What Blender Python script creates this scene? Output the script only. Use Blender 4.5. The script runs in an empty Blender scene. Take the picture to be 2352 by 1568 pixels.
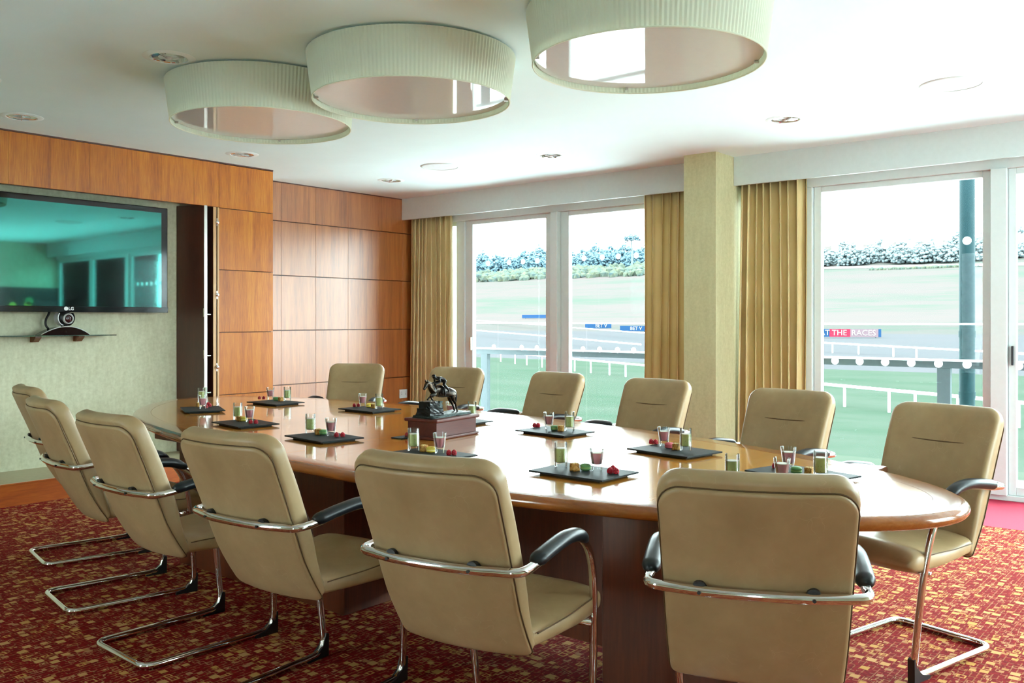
import bpy, bmesh, math, random
from mathutils import Vector, Matrix
random.seed(7)
PI = math.pi
SC = bpy.context.scene
COL = SC.collection

# ------------------------------------------------------------------ camera, sky, exposure
W, HH, F, CX, HY, CAMZ = 2352.0, 1568.0, 2051.0, 1176.0, 737.0, 1.30
YAW = math.atan2(1700.0, 2051.0)
RX, RY = math.cos(math.atan2(2051, 1700)), -math.sin(math.atan2(2051, 1700))   # picture-right direction in room axes
FX, FY = -RY, RX                                                             # viewing direction
cam_d = bpy.data.cameras.new('camera')
cam_d.sensor_width = 36.0
cam_d.lens = F / W * 36.0
cam_d.shift_y = (HY - HH / 2) / W
cam_d.clip_start = 0.05
cam_d.clip_end = 3000
cam = bpy.data.objects.new('camera', cam_d)
COL.objects.link(cam)
cam.location = (0, 0, CAMZ)
cam.rotation_euler = (PI / 2, 0, math.atan2(FY, FX) - PI / 2)
SC.camera = cam

SKY = 23.5
wd = bpy.data.worlds.new('overcast_sky')
SC.world = wd
wd.use_nodes = True
bg = wd.node_tree.nodes['Background']
bg.inputs[0].default_value = (0.83, 0.965, 0.985, 1)
bg.inputs[1].default_value = SKY
SC.view_settings.view_transform = 'Standard'
SC.view_settings.look = 'None'
SC.view_settings.gamma = 1
SC.view_settings.use_curve_mapping = False
SC.view_settings.exposure = 0.0
cy = SC.cycles
cy.use_denoising = True
cy.max_bounces = 10
cy.diffuse_bounces = 6
cy.glossy_bounces = 5
cy.transmission_bounces = 8
cy.transparent_max_bounces = 16
cy.sample_clamp_indirect = 120
cy.caustics_reflective = False
cy.caustics_refractive = False

# daylight portals: they only guide sampling towards the window openings, they give no light of their own
def portal(y0, y1, z0=0.02, z1=2.42, x=7.42, face=1):
    l = bpy.data.lights.new('window_portal', 'AREA')
    l.shape = 'RECTANGLE'
    l.size, l.size_y = z1 - z0, abs(y1 - y0)
    l.cycles.is_portal = True
    o = bpy.data.objects.new('window_portal', l)
    COL.objects.link(o)
    o.location = (x, (y0 + y1) / 2, (z0 + z1) / 2)
    o.rotation_euler = (0, PI / 2 * face, 0)
portal(4.0, 7.0)
portal(-2.6, 3.4)


# ------------------------------------------------------------------ small camera maths (points on real planes)
def ray(px, py):
    r = (px - CX) / F
    return Vector((FX + r * RX, FY + r * RY, (HY - py) / F))
def at_z(px, py, z):
    d = ray(px, py); t = (z - CAMZ) / d.z
    return Vector((0, 0, CAMZ)) + d * t
def at_x(px, py, x):
    d = ray(px, py)
    return Vector((0, 0, CAMZ)) + d * (x / d.x)
def at_y(px, py, y):
    d = ray(px, py)
    return Vector((0, 0, CAMZ)) + d * (y / d.y)

# ------------------------------------------------------------------ materials
def srgb(r, g, b):
    f = lambda c: (c / 255 / 12.92) if c / 255 <= 0.04045 else ((c / 255 + 0.055) / 1.055) ** 2.4
    return (f(r), f(g), f(b), 1)

class NT:
    def __init__(s, name):
        s.m = bpy.data.materials.new(name); s.m.use_nodes = True
        s.t = s.m.node_tree; s.n = s.t.nodes; s.l = s.t.links
        s.p = s.n['Principled BSDF']; s.out = s.n['Material Output']
    def add(s, typ, **kw):
        nd = s.n.new(typ)
        for k, v in kw.items(): setattr(nd, k, v)
        return nd
    def link(s, a, b): s.l.new(a, b)
    def coord(s, scale=(1, 1, 1), kind='Object', rot=(0, 0, 0)):
        c = s.add('ShaderNodeTexCoord'); mp = s.add('ShaderNodeMapping')
        mp.inputs['Scale'].default_value = scale
        mp.inputs['Rotation'].default_value = rot
        s.link(c.outputs[kind], mp.inputs['Vector'])
        return mp.outputs[0]
    def noise(s, vec, scale, detail=4, rough=0.55, dist=0.0, w=None):
        nd = s.add('ShaderNodeTexNoise')
        nd.inputs['Scale'].default_value = scale
        nd.inputs['Detail'].default_value = detail
        nd.inputs['Roughness'].default_value = rough
        nd.inputs['Distortion'].default_value = dist
        if w is not None:
            nd.noise_dimensions = '4D'; s.link(w, nd.inputs['W'])
        s.link(vec, nd.inputs['Vector'])
        return nd.outputs[0]
    def ramp(s, fac, stops):
        r = s.add('ShaderNodeValToRGB'); e = r.color_ramp.elements
        while len(e) < len(stops): e.new(0.5)
        for i, (p, c) in enumerate(stops):
            e[i].position = p; e[i].color = c
        s.link(fac, r.inputs[0])
        return r.outputs[0]
    def mix(s, fac, a, b, mode='MIX'):
        m = s.add('ShaderNodeMix', data_type='RGBA', blend_type=mode)
        for sock, v in ((m.inputs[0], fac), (m.inputs[6], a), (m.inputs[7], b)):
            if hasattr(v, 'is_output'): s.link(v, sock)
            else: sock.default_value = v
        return m.outputs[2]
    def math(s, op, a, b=0.0):
        m = s.add('ShaderNodeMath', operation=op)
        for sock, v in ((m.inputs[0], a), (m.inputs[1], b)):
            if hasattr(v, 'is_output'): s.link(v, sock)
            else: sock.default_value = v
        return m.outputs[0]
    def bump(s, h, strength=0.2, dist=0.002):
        b = s.add('ShaderNodeBump')
        b.inputs['Strength'].default_value = strength
        b.inputs['Distance'].default_value = dist
        s.link(h, b.inputs['Height']); s.link(b.outputs[0], s.p.inputs['Normal'])
    def col(s, v):
        if hasattr(v, 'is_output'): s.link(v, s.p.inputs['Base Color'])
        else: s.p.inputs['Base Color'].default_value = v
    def set(s, **kw):
        names = dict(rough='Roughness', metal='Metallic', spec='Specular IOR Level', coat='Coat Weight', coatr='Coat Roughness',
                     trans='Transmission Weight', ior='IOR', sheen='Sheen Weight', sss='Subsurface Weight')
        for k, v in kw.items(): s.p.inputs[names[k]].default_value = v

def plain(name, c, rough=0.5, metal=0.0, var=0.06, scale=30, **kw):
    t = NT(name); n = t.noise(t.coord(), scale, 3)
    d = tuple(max(0, x * (1 - var)) for x in c[:3]) + (1,); u = tuple(min(1, x * (1 + var)) for x in c[:3]) + (1,)
    t.col(t.ramp(n, [(0.3, d), (0.7, u)])); t.set(rough=rough, metal=metal, **kw)
    return t.m

def wood(name, dark, mid, light, grain=(9, 9, 0.7), rough=0.4, coat=0.8, fig=1.0, coatr=0.30, vary=0.5):
    t = NT(name)
    inf = t.add('ShaderNodeObjectInfo')
    w = t.math('MULTIPLY', inf.outputs['Random'], 37.0)
    v = t.coord(grain)
    n1 = t.noise(v, 1.2 * fig, 5, 0.6, 0.6, w)
    n2 = t.noise(t.coord(tuple(g * 12 for g in grain)), 1.0, 3, 0.6, 0.0, w)
    n3 = t.noise(t.coord((1, 1, 1)), 2.2, 2, 0.5, 0, w)
    f = t.math('ADD', t.math('MULTIPLY', n1, 0.62), t.math('MULTIPLY', n2, 0.38))
    c = t.ramp(f, [(0.32, dark), (0.5, mid), (0.68, light)])
    tint = t.math('ADD', t.math('MULTIPLY', inf.outputs['Random'], 0.30 * vary), t.math('MULTIPLY', n3, 0.30))
    c2 = t.mix(tint, c, t.mix(0.5, dark, mid))
    t.col(c2); t.set(rough=rough, coat=coat, coatr=coatr)
    t.bump(n2, 0.05, 0.001)
    return t.m

M = {}
M['ceiling'] = plain('ceiling_paint', (0.74, 0.93, 0.96, 1), 0.8, var=0.012, scale=3)
M['white_paint'] = plain('white_paint', (0.57, 0.64, 0.63, 1), 0.5, var=0.02)
M['frame_white'] = plain('white_powder_coat', (0.60, 0.66, 0.65, 1), 0.35, var=0.02)
M['panel'] = wood('cherry_veneer', srgb(134, 64, 2), srgb(190, 108, 10), srgb(216, 146, 36), coat=0.35)
M['panel_red'] = wood('brown_cherry_veneer', srgb(112, 56, 18), srgb(165, 97, 40), srgb(192, 126, 62), grain=(14, 14, 0.6), coat=1.0, coatr=0.38)
M['panel_red'].node_tree.nodes['Principled BSDF'].inputs['Coat IOR'].default_value = 1.8
M['dark_wood'] = wood('dark_mahogany', srgb(48, 18, 8), srgb(74, 30, 14), srgb(98, 46, 24), rough=0.4)
M['plinth_wood'] = wood('orange_skirting_wood', srgb(130, 50, 6), srgb(186, 90, 16), srgb(208, 116, 32), grain=(0.8, 9, 9), rough=0.3)
M['edge_wood'] = wood('pale_wood_edge', srgb(170, 120, 70), srgb(205, 160, 105), srgb(222, 182, 128))
M['table_top'] = wood('honey_table_veneer', srgb(166, 94, 24), srgb(204, 134, 50), srgb(220, 158, 76), grain=(0.55, 11, 11), rough=0.16, coat=0.6, coatr=0.05, vary=0.2)
M['table_band'] = wood('cross_banded_veneer', srgb(128, 66, 22), srgb(160, 92, 38), srgb(184, 116, 56), grain=(9, 0.7, 9), rough=0.16, coat=0.6, coatr=0.05, vary=0.1)
M['table_base'] = wood('dark_table_base', srgb(58, 24, 9), srgb(94, 44, 20), srgb(122, 62, 30), rough=0.35)
M['rose_wood'] = wood('rosewood_plinth', srgb(58, 18, 12), srgb(88, 30, 20), srgb(112, 46, 30), grain=(1.2, 22, 22), rough=0.45, coat=0.0)
M['chrome'] = plain('chrome', (0.78, 0.78, 0.78, 1), 0.06, 1.0, var=0.02)
M['steel'] = plain('brushed_steel', (0.62, 0.60, 0.57, 1), 0.28, 1.0)
M['black_plastic'] = plain('black_plastic', (0.012, 0.013, 0.015, 1), 0.38)
M['black_gloss'] = plain('gloss_black', (0.006, 0.007, 0.008, 1), 0.08)
M['arm_black'] = plain('black_armrest_rubber', (0.006, 0.009, 0.012, 1), 0.36, spec=0.35)
M['slate'] = plain('slate', (0.014, 0.021, 0.024, 1), 0.55, var=0.35, scale=60, spec=0.2)
M['fabric_wall'] = None

def leather():
    t = NT('beige_leatherette'); v = t.coord()
    big = t.noise(v, 5, 4, 0.6); fine = t.noise(v, 260, 2)
    c = t.ramp(big, [(0.25, srgb(154, 128, 90)), (0.55, srgb(170, 144, 105)), (0.8, srgb(183, 158, 119))])
    vor = t.add('ShaderNodeTexVoronoi', feature='DISTANCE_TO_EDGE'); vor.inputs['Scale'].default_value = 26
    wv = t.mix(0.10, v, t.add('ShaderNodeTexNoise').outputs[1])
    t.link(wv, vor.inputs['Vector'])
    cr = t.ramp(vor.outputs[0], [(0.0, (1, 1, 1, 1)), (0.018, (0, 0, 0, 1))])
    msk = t.math('MULTIPLY', cr, t.ramp(t.noise(v, 11, 2), [(0.5, (0, 0, 0, 1)), (0.7, (1, 1, 1, 1))]))
    t.col(t.mix(t.math('MULTIPLY', msk, 0.35), c, srgb(205, 184, 150)))
    t.set(rough=0.40, spec=0.45); t.bump(fine, 0.08, 0.0006)
    return t.m
M['leather'] = leather()
M['leather_seam'] = plain('leather_seam', srgb(92, 68, 38), 0.7)

def wallpaper(name, a, b, rough=0.55, sc=34):
    t = NT(name); v = t.coord()
    n = t.noise(v, sc, 5, 0.65); n2 = t.noise(t.coord((3, 3, 0.7)), 9, 3)
    f = t.math('ADD', t.math('MULTIPLY', n, 0.6), t.math('MULTIPLY', n2, 0.4))
    t.col(t.ramp(f, [(0.35, a), (0.65, b)])); t.set(rough=rough, spec=0.3); t.bump(n, 0.1, 0.001)
    return t.m
M['fabric_wall'] = wallpaper('beige_wallcovering', srgb(190, 190, 160), srgb(212, 213, 186))
M['column_wall'] = wallpaper('olive_beige_wallcovering', srgb(180, 178, 138), srgb(198, 196, 156), sc=40)
M['ledge'] = plain('grey_beige_ledge', srgb(170, 160, 130), 0.5)

def curtain_mat():
    t = NT('gold_curtain'); v = t.coord((1, 1, 1))
    n = t.noise(v, 420, 2); n2 = t.noise(v, 3, 2)
    t.col(t.ramp(n2, [(0.3, srgb(206, 186, 128)), (0.7, srgb(220, 200, 146))])); t.set(rough=0.75, sheen=0.2)
    t.bump(n, 0.08, 0.0005)
    tr = t.add('ShaderNodeBsdfTranslucent'); tr.inputs[0].default_value = srgb(208, 200, 150)
    mx = t.add('ShaderNodeMixShader'); mx.inputs[0].default_value = 0.10
    t.link(t.p.outputs[0], mx.inputs[1]); t.link(tr.outputs[0], mx.inputs[2]); t.link(mx.outputs[0], t.out.inputs[0])
    return t.m
M['curtain'] = curtain_mat()

def carpet():
    t = NT('red_patterned_carpet'); v = t.coord((1, 1, 1))
    def cells(scale, rnd, rot):
        vv = t.coord((1, 1, 1), rot=(0, 0, rot))
        vo = t.add('ShaderNodeTexVoronoi', distance='CHEBYCHEV', feature='F1'); vo.inputs['Scale'].default_value = scale
        vo.inputs['Randomness'].default_value = rnd
        t.link(vv, vo.inputs['Vector'])
        return vo
    a = cells(20, 0.55, 0.0); b = cells(33, 0.8, 0.0)
    sep = t.add('ShaderNodeSeparateColor'); t.link(a.outputs['Color'], sep.inputs[0])
    sep2 = t.add('ShaderNodeSeparateColor'); t.link(b.outputs['Color'], sep2.inputs[0])
    lt = lambda x, y: t.math('LESS_THAN', x, y)
    gt = lambda x, y: t.math('GREATER_THAN', x, y)
    mul = lambda x, y: t.math('MULTIPLY', x, y)
    size = t.math('ADD', mul(sep.outputs[1], 0.14), 0.22)
    inside = lt(a.outputs['Distance'], size)
    core = lt(a.outputs['Distance'], t.math('SUBTRACT', size, 0.11))
    ring = mul(inside, t.math('SUBTRACT', 1.0, core))
    filled = mul(inside, gt(sep.outputs[0], 0.72))
    ringed = mul(ring, gt(sep.outputs[0], 0.22))
    small = mul(lt(b.outputs['Distance'], 0.16), gt(sep2.outputs[0], 0.62))
    dash = mul(mul(lt(b.outputs['Distance'], 0.40), gt(b.outputs['Distance'], 0.29)), gt(sep2.outputs[1], 0.5))
    br = t.add('ShaderNodeTexBrick'); br.offset = 0.37; br.squash = 0.7; br.squash_frequency = 3
    br.inputs['Scale'].default_value = 1.0; br.inputs['Mortar Size'].default_value = 0.0022; br.inputs['Mortar Smooth'].default_value = 0.0
    br.inputs['Brick Width'].default_value = 0.052; br.inputs['Row Height'].default_value = 0.021
    br.inputs['Color1'].default_value = (0, 0, 0, 1); br.inputs['Color2'].default_value = (0, 0, 0, 1); br.inputs['Mortar'].default_value = (1, 1, 1, 1)
    t.link(t.coord((1, 1, 1), rot=(0, 0, 0.0)), br.inputs['Vector'])
    lines = mul(br.outputs['Fac'], gt(t.noise(t.coord((1, 1.6, 1)), 26, 2), 0.47))
    g0 = t.math('MINIMUM', t.math('ADD', t.math('ADD', filled, ringed), t.math('ADD', small, mul(dash, 0.6))), 1.0)
    g = t.math('MAXIMUM', g0, mul(lines, 0.32))
    n = t.noise(v, 700, 2)
    red = t.ramp(t.noise(v, 60, 3), [(0.35, srgb(112, 14, 16)), (0.65, srgb(146, 26, 28))])
    gold = t.mix(sep.outputs[2], srgb(216, 164, 88), srgb(224, 176, 126))
    t.col(t.mix(t.math('MULTIPLY', g, 0.85), red, gold)); t.set(rough=0.95, spec=0.1)
    t.bump(n, 0.5, 0.004)
    return t.m
M['carpet'] = carpet()
M['carpet_plain'] = plain('plain_crimson_carpet', srgb(176, 14, 58), 0.95, var=0.15, scale=500)

def window_glass():
    t = NT('window_glass')
    tr = t.add('ShaderNodeBsdfTransparent'); tr.inputs[0].default_value = (0.95, 0.985, 0.98, 1)
    gl = t.add('ShaderNodeBsdfGlossy'); gl.inputs[1].default_value = 0.0
    fr = t.add('ShaderNodeFresnel'); fr.inputs[0].default_value = 1.14
    mx = t.add('ShaderNodeMixShader')
    t.link(fr.outputs[0], mx.inputs[0]); t.link(tr.outputs[0], mx.inputs[1]); t.link(gl.outputs[0], mx.inputs[2])
    t.link(mx.outputs[0], t.out.inputs[0])
    return t.m
M['pane'] = window_glass()
def tinted_glass():
    t = NT('balustrade_glass')
    tr = t.add('ShaderNodeBsdfTransparent'); tr.inputs[0].default_value = (0.955, 0.985, 0.98, 1)
    df = t.add('ShaderNodeBsdfDiffuse'); df.inputs[0].default_value = (0.03, 0.045, 0.045, 1)
    mx = t.add('ShaderNodeMixShader'); mx.inputs[0].default_value = 0.05
    t.link(tr.outputs[0], mx.inputs[1]); t.link(df.outputs[0], mx.inputs[2]); t.link(mx.outputs[0], t.out.inputs[0])
    return t.m
M['balustrade'] = tinted_glass()
def dot_mat():
    t = NT('etched_dot'); t.col((0.85, 0.87, 0.87, 1)); t.set(rough=0.6)
    tl = t.add('ShaderNodeBsdfTranslucent'); tl.inputs[0].default_value = (0.95, 0.97, 0.97, 1)
    mx = t.add('ShaderNodeMixShader'); mx.inputs[0].default_value = 0.6
    t.link(t.p.outputs[0], mx.inputs[1]); t.link(tl.outputs[0], mx.inputs[2]); t.link(mx.outputs[0], t.out.inputs[0])
    return t.m
M['dot'] = dot_mat()
def glass_mat():
    t = NT('clear_glass')
    tr = t.add('ShaderNodeBsdfTransparent'); tr.inputs[0].default_value = (0.965, 0.98, 0.975, 1)
    gl = t.add('ShaderNodeBsdfGlossy'); gl.inputs[1].default_value = 0.02
    lw = t.add('ShaderNodeLayerWeight'); lw.inputs[0].default_value = 0.28
    mx = t.add('ShaderNodeMixShader')
    t.link(t.math('MULTIPLY', lw.outputs[0], 0.8), mx.inputs[0]); t.link(tr.outputs[0], mx.inputs[1]); t.link(gl.outputs[0], mx.inputs[2])
    t.link(mx.outputs[0], t.out.inputs[0])
    return t.m
M['glass'] = glass_mat()
def shelf_glass():
    t = NT('green_shelf_glass'); t.col((0.55, 0.85, 0.72, 1)); t.set(rough=0.02, trans=0.9, ior=1.45)
    return t.m
M['shelf_glass'] = shelf_glass()
def drink(name, c, speck=None):
    t = NT(name); v = t.coord()
    if speck:
        vo = t.add('ShaderNodeTexVoronoi'); vo.inputs['Scale'].default_value = 190; t.link(v, vo.inputs['Vector'])
        m = t.math('LESS_THAN', vo.outputs['Distance'], 0.22)
        sp = t.add('ShaderNodeSeparateColor'); t.link(vo.outputs['Color'], sp.inputs[0])
        m = t.math('MULTIPLY', m, t.math('GREATER_THAN', sp.outputs[0], 0.7))
        t.col(t.mix(m, c, speck))
    else: t.col(c)
    t.set(rough=0.35, sss=0.0)
    return t.m
M['green_drink'] = drink('green_smoothie', srgb(198, 212, 134), srgb(92, 92, 36))
M['pink_drink'] = drink('pink_smoothie', srgb(250, 168, 180))
M['drink_foam'] = plain('milk_foam', srgb(232, 226, 214), 0.6)
M['berry'] = plain('raspberry', srgb(176, 16, 38), 0.32, var=0.25, scale=120)
M['mac_green'] = plain('green_macaron', srgb(96, 150, 88), 0.5); M['mac_green_fill'] = plain('green_filling', srgb(140, 168, 90), 0.6)
M['mac_yellow'] = plain('yellow_macaron', srgb(226, 202, 70), 0.5); M['mac_yellow_fill'] = plain('yellow_filling', srgb(240, 226, 150), 0.6)
M['mac_pink'] = plain('pink_macaron', srgb(206, 92, 104), 0.5); M['mac_pink_fill'] = plain('pink_filling', srgb(150, 50, 70), 0.6)
def crumb():
    t = NT('crumbly_cake'); v = t.coord()
    t.col(t.ramp(t.noise(v, 120, 4, 0.7), [(0.3, srgb(96, 56, 18)), (0.5, srgb(178, 122, 44)), (0.7, srgb(222, 184, 110))])); t.set(rough=0.7)
    t.bump(t.noise(v, 200, 3), 0.5, 0.002)
    return t.m
M['cake'] = crumb(); M['nuts'] = plain('chopped_nuts', srgb(226, 206, 150), 0.7, var=0.3, scale=250)
def bronze():
    t = NT('dark_bronze'); v = t.coord()
    t.col(t.ramp(t.noise(v, 40, 4), [(0.35, (0.010, 0.012, 0.012, 1)), (0.6, (0.05, 0.035, 0.024, 1)), (0.8, (0.12, 0.07, 0.04, 1))])); t.set(rough=0.27, metal=0.75)
    return t.m
M['bronze'] = bronze()
def bronze_green():
    t = NT('patinated_bronze'); v = t.coord(); n = t.noise(v, 90, 5, 0.7)
    t.col(t.ramp(n, [(0.35, (0.008, 0.013, 0.013, 1)), (0.65, (0.05, 0.075, 0.07, 1))])); t.set(rough=0.35, metal=0.6); t.bump(n, 0.8, 0.004)
    return t.m
M['bronze_green'] = bronze_green()
M['bronze_dark'] = plain('blackened_bronze', (0.012, 0.013, 0.013, 1), 0.3, 0.6)
M['shade'] = None
def shade():
    t = NT('pleated_cream_fabric'); t.col((0.80, 0.84, 0.72, 1)); t.set(rough=0.7)
    tl = t.add('ShaderNodeBsdfTranslucent'); tl.inputs[0].default_value = (0.84, 0.87, 0.74, 1)
    mx = t.add('ShaderNodeMixShader'); mx.inputs[0].default_value = 0.35
    t.link(t.p.outputs[0], mx.inputs[1]); t.link(tl.outputs[0], mx.inputs[2]); t.link(mx.outputs[0], t.out.inputs[0])
    return t.m
M['shade'] = shade()
M['diffuser'] = plain('gloss_acrylic_diffuser', (0.62, 0.64, 0.63, 1), 0.03, var=0.01, ior=1.6)
M['downlight_trim'] = plain('white_trim', (0.80, 0.93, 0.95, 1), 0.6, var=0.01)
M['speaker'] = plain('white_speaker_mesh', (0.66, 0.72, 0.74, 1), 0.6)
def tv_glass():
    t = NT('teal_tinted_screen'); t.col((0.002, 0.006, 0.006, 1)); t.set(rough=0.1)
    gl = t.add('ShaderNodeBsdfGlossy'); gl.inputs[0].default_value = (0.08, 0.52, 0.46, 1); gl.inputs[1].default_value = 0.03
    mx = t.add('ShaderNodeMixShader'); mx.inputs[0].default_value = 0.42
    t.link(t.p.outputs[0], mx.inputs[1]); t.link(gl.outputs[0], mx.inputs[2]); t.link(mx.outputs[0], t.out.inputs[0])
    return t.m
M['screen'] = tv_glass()
M['logo'] = plain('silver_print', (0.75, 0.75, 0.75, 1), 0.4)
M['silver'] = plain('silver_plastic', (0.6, 0.62, 0.62, 1), 0.3)
M['lens'] = plain('dark_red_lens', (0.03, 0.004, 0.006, 1), 0.05)
M['orange_block'] = plain('brown_bracket', srgb(110, 58, 26), 0.4)
# outdoors
def lawn_mat(name, stops, sc=0.25, leafy=False):
    t = NT(name); v = t.coord((1, 0.35, 1))
    n = t.math('ADD', t.math('MULTIPLY', t.noise(v, sc, 4, 0.6), 0.7), t.math('MULTIPLY', t.noise(v, sc * 14, 3), 0.3))
    t.col(t.ramp(n, stops)); t.set(rough=1.0, spec=0.0)
    if leafy:
        tl = t.add('ShaderNodeBsdfTranslucent'); tl.inputs[0].default_value = stops[-1][1]
        mx = t.add('ShaderNodeMixShader'); mx.inputs[0].default_value = 0.45
        t.link(t.p.outputs[0], mx.inputs[1]); t.link(tl.outputs[0], mx.inputs[2]); t.link(mx.outputs[0], t.out.inputs[0])
    return t.m
M['lawn'] = lawn_mat('lawn_grass', [(0.3, (0.0223, 0.0347, 0.0239, 1)), (0.7, (0.0369, 0.0428, 0.0346, 1))])
M['track'] = lawn_mat('sand_track', [(0.3, (0.0413, 0.0406, 0.0440, 1)), (0.7, (0.0496, 0.0440, 0.0475, 1))])
M['field'] = lawn_mat('dry_pasture', [(0.38, (0.0354, 0.0433, 0.0360, 1)), (0.50, (0.0498, 0.0430, 0.0413, 1)), (0.7, (0.0550, 0.0435, 0.0420, 1))], 0.018)
M['hedge'] = lawn_mat('gorse_leaves', [(0.35, (0.0260, 0.0408, 0.0442, 1)), (0.65, (0.0675, 0.0722, 0.0442, 1))], 0.4)
M['tree_far'] = lawn_mat('haze_blue_tree_leaves', [(0.3, (0.0886, 0.1550, 0.1908, 1)), (0.7, (0.1227, 0.1908, 0.2266, 1))], 0.3, True)  # blue of distance haze is mixed into the leaf colour; no haze volume
M['tree_far_pale'] = lawn_mat('haze_tinted_tree_leaves', [(0.3, (0.1569, 0.2029, 0.2165, 1)), (0.7, (0.1942, 0.2291, 0.2357, 1))], 0.3, True)  # paler leaf colour with stronger distance haze painted in
M['trunk'] = plain('far_trunk', (0.06, 0.08, 0.085, 1), 0.9)
M['rail_white'] = plain('white_rail_plastic', (0.7, 0.72, 0.72, 1), 0.5)
M['board_blue'] = plain('blue_board', srgb(16, 44, 74), 0.7, spec=0.1); M['board_red'] = plain('red_board', srgb(104, 18, 40), 0.7, spec=0.1)
M['post_teal'] = plain('teal_steel', (0.0050, 0.0190, 0.0225, 1), 0.6, spec=0.1); M['grey_metal'] = plain('pale_grey_metal', (0.048, 0.058, 0.062, 1), 0.6, spec=0.1)
M['paving'] = plain('pale_paving', (0.74, 0.78, 0.78, 1), 0.8)
M['bounce_stone'] = plain('bounce_stone', (0.62, 0.63, 0.62, 1), 0.8)  # only for the added bounce surfaces out of view
M['concrete'] = plain('outer_wall', (0.3, 0.3, 0.3, 1), 0.8)

# ------------------------------------------------------------------ object helpers
def obj(name, bm, mat, parent=None, smooth=False, angle=None):
    me = bpy.data.meshes.new(name)
    bmesh.ops.recalc_face_normals(bm, faces=bm.faces)
    bm.to_mesh(me); bm.free()
    for m in (mat if isinstance(mat, (list, tuple)) else [mat]): me.materials.append(m)
    if smooth:
        me.polygons.foreach_set('use_smooth', [True] * len(me.polygons))
        if angle is not None: me.set_sharp_from_angle(angle=math.radians(angle))
    o = bpy.data.objects.new(name, me); COL.objects.link(o)
    if parent: o.parent = parent
    return o
def tag(o, label, cat, group=None, kind=None):
    o['label'] = label; o['category'] = cat
    if group: o['group'] = group
    if kind: o['kind'] = kind
    return o
def empty(name, loc=(0, 0, 0), rz=0.0):
    o = bpy.data.objects.new(name, None); o.empty_display_size = 0.1; COL.objects.link(o)
    o.location = loc; o.rotation_euler = (0, 0, rz)
    return o
def struct(name, bm, mat, label, cat, **kw):
    return tag(obj(name, bm, mat, **kw), label, cat, kind='structure')
def copy_tree(o, parent=None):
    c = o.copy(); COL.objects.link(c)
    if parent: c.parent = parent
    for ch in list(o.children): copy_tree(ch, c)
    return c
def add_box(bm, x0, x1, y0, y1, z0, z1, bev=0.0, seg=2):
    b = bmesh.new()
    bmesh.ops.create_cube(b, size=1)
    for v in b.verts:
        v.co = Vector((x0 + (v.co.x + .5) * (x1 - x0), y0 + (v.co.y + .5) * (y1 - y0), z0 + (v.co.z + .5) * (z1 - z0)))
    if bev: bmesh.ops.bevel(b, geom=b.edges[:], offset=bev, segments=seg, affect='EDGES', profile=0.5)
    me = bpy.data.meshes.new('t'); b.to_mesh(me); b.free(); bm.from_mesh(me); bpy.data.meshes.remove(me)
    return bm
def box(*a, **k): return add_box(bmesh.new(), *a, **k)
def add_lathe(bm, prof, seg=24, c=(0, 0, 0), mtx=None):
    rings = []
    for r, z in prof:
        ring = []
        if r < 1e-6: ring = [bm.verts.new((c[0], c[1], c[2] + z))]
        else:
            for i in range(seg):
                a = 2 * PI * i / seg
                ring.append(bm.verts.new((c[0] + r * math.cos(a), c[1] + r * math.sin(a), c[2] + z)))
        rings.append(ring)
    for a, b in zip(rings, rings[1:]):
        for i in range(seg):
            j = (i + 1) % seg
            if len(a) == 1 and len(b) == 1: continue
            if len(a) == 1: bm.faces.new((a[0], b[i], b[j]))
            elif len(b) == 1: bm.faces.new((a[i], a[j], b[0]))
            else: bm.faces.new((a[i], a[j], b[j], b[i]))
    if mtx: bmesh.ops.transform(bm, matrix=mtx, verts=[v for r in rings for v in r])
    return bm
def lathe(*a, **k): return add_lathe(bmesh.new(), *a, **k)
def catmull(pts, n=6, closed=False):
    P = [Vector(p) for p in pts]; out = []; L = len(P)
    for i in range(L if closed else L - 1):
        p0 = P[(i - 1) % L] if closed or i > 0 else P[0] * 2 - P[1]
        p1 = P[i]; p2 = P[(i + 1) % L]
        p3 = P[(i + 2) % L] if closed or i + 2 < L else P[-1] * 2 - P[-2]
        for k in range(n):
            t = k / n
            out.append(0.5 * ((2 * p1) + (p2 - p0) * t + (2 * p0 - 5 * p1 + 4 * p2 - p3) * t * t + (3 * p1 - p0 - 3 * p2 + p3) * t ** 3))
    if not closed: out.append(P[-1])
    return out
def add_tube(bm, pts, r, seg=10, closed=False, cap=True):
    P = [Vector(p) for p in pts]; n = len(P); rad = r if isinstance(r, (list, tuple)) else [r] * n
    tang = []
    for i in range(n):
        a = P[(i - 1) % n] if closed or i > 0 else P[i]; b = P[(i + 1) % n] if closed or i < n - 1 else P[i]
        tang.append((b - a).normalized())
    up = Vector((0, 0, 1)) if abs(tang[0].z) < 0.9 else Vector((1, 0, 0))
    nrm = (up - tang[0] * up.dot(tang[0])).normalized(); rings = []
    for i in range(n):
        nrm = (nrm - tang[i] * nrm.dot(tang[i])).normalized(); bi = tang[i].cross(nrm)
        rings.append([bm.verts.new(P[i] + rad[i] * (nrm * math.cos(2 * PI * k / seg) + bi * math.sin(2 * PI * k / seg))) for k in range(seg)])
    m = n if closed else n - 1
    for i in range(m):
        a = rings[i]; b = rings[(i + 1) % n]; off = 0
        if closed and i == n - 1:
            off = min(range(seg), key=lambda q: (a[0].co - b[q].co).length)
        for k in range(seg):
            bm.faces.new((a[k], a[(k + 1) % seg], b[(k + 1 + off) % seg], b[(k + off) % seg]))
    if cap and not closed:
        bm.faces.new(rings[0]); bm.faces.new(rings[-1])
    return bm
def tube(*a, **k): return add_tube(bmesh.new(), *a, **k)
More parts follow.
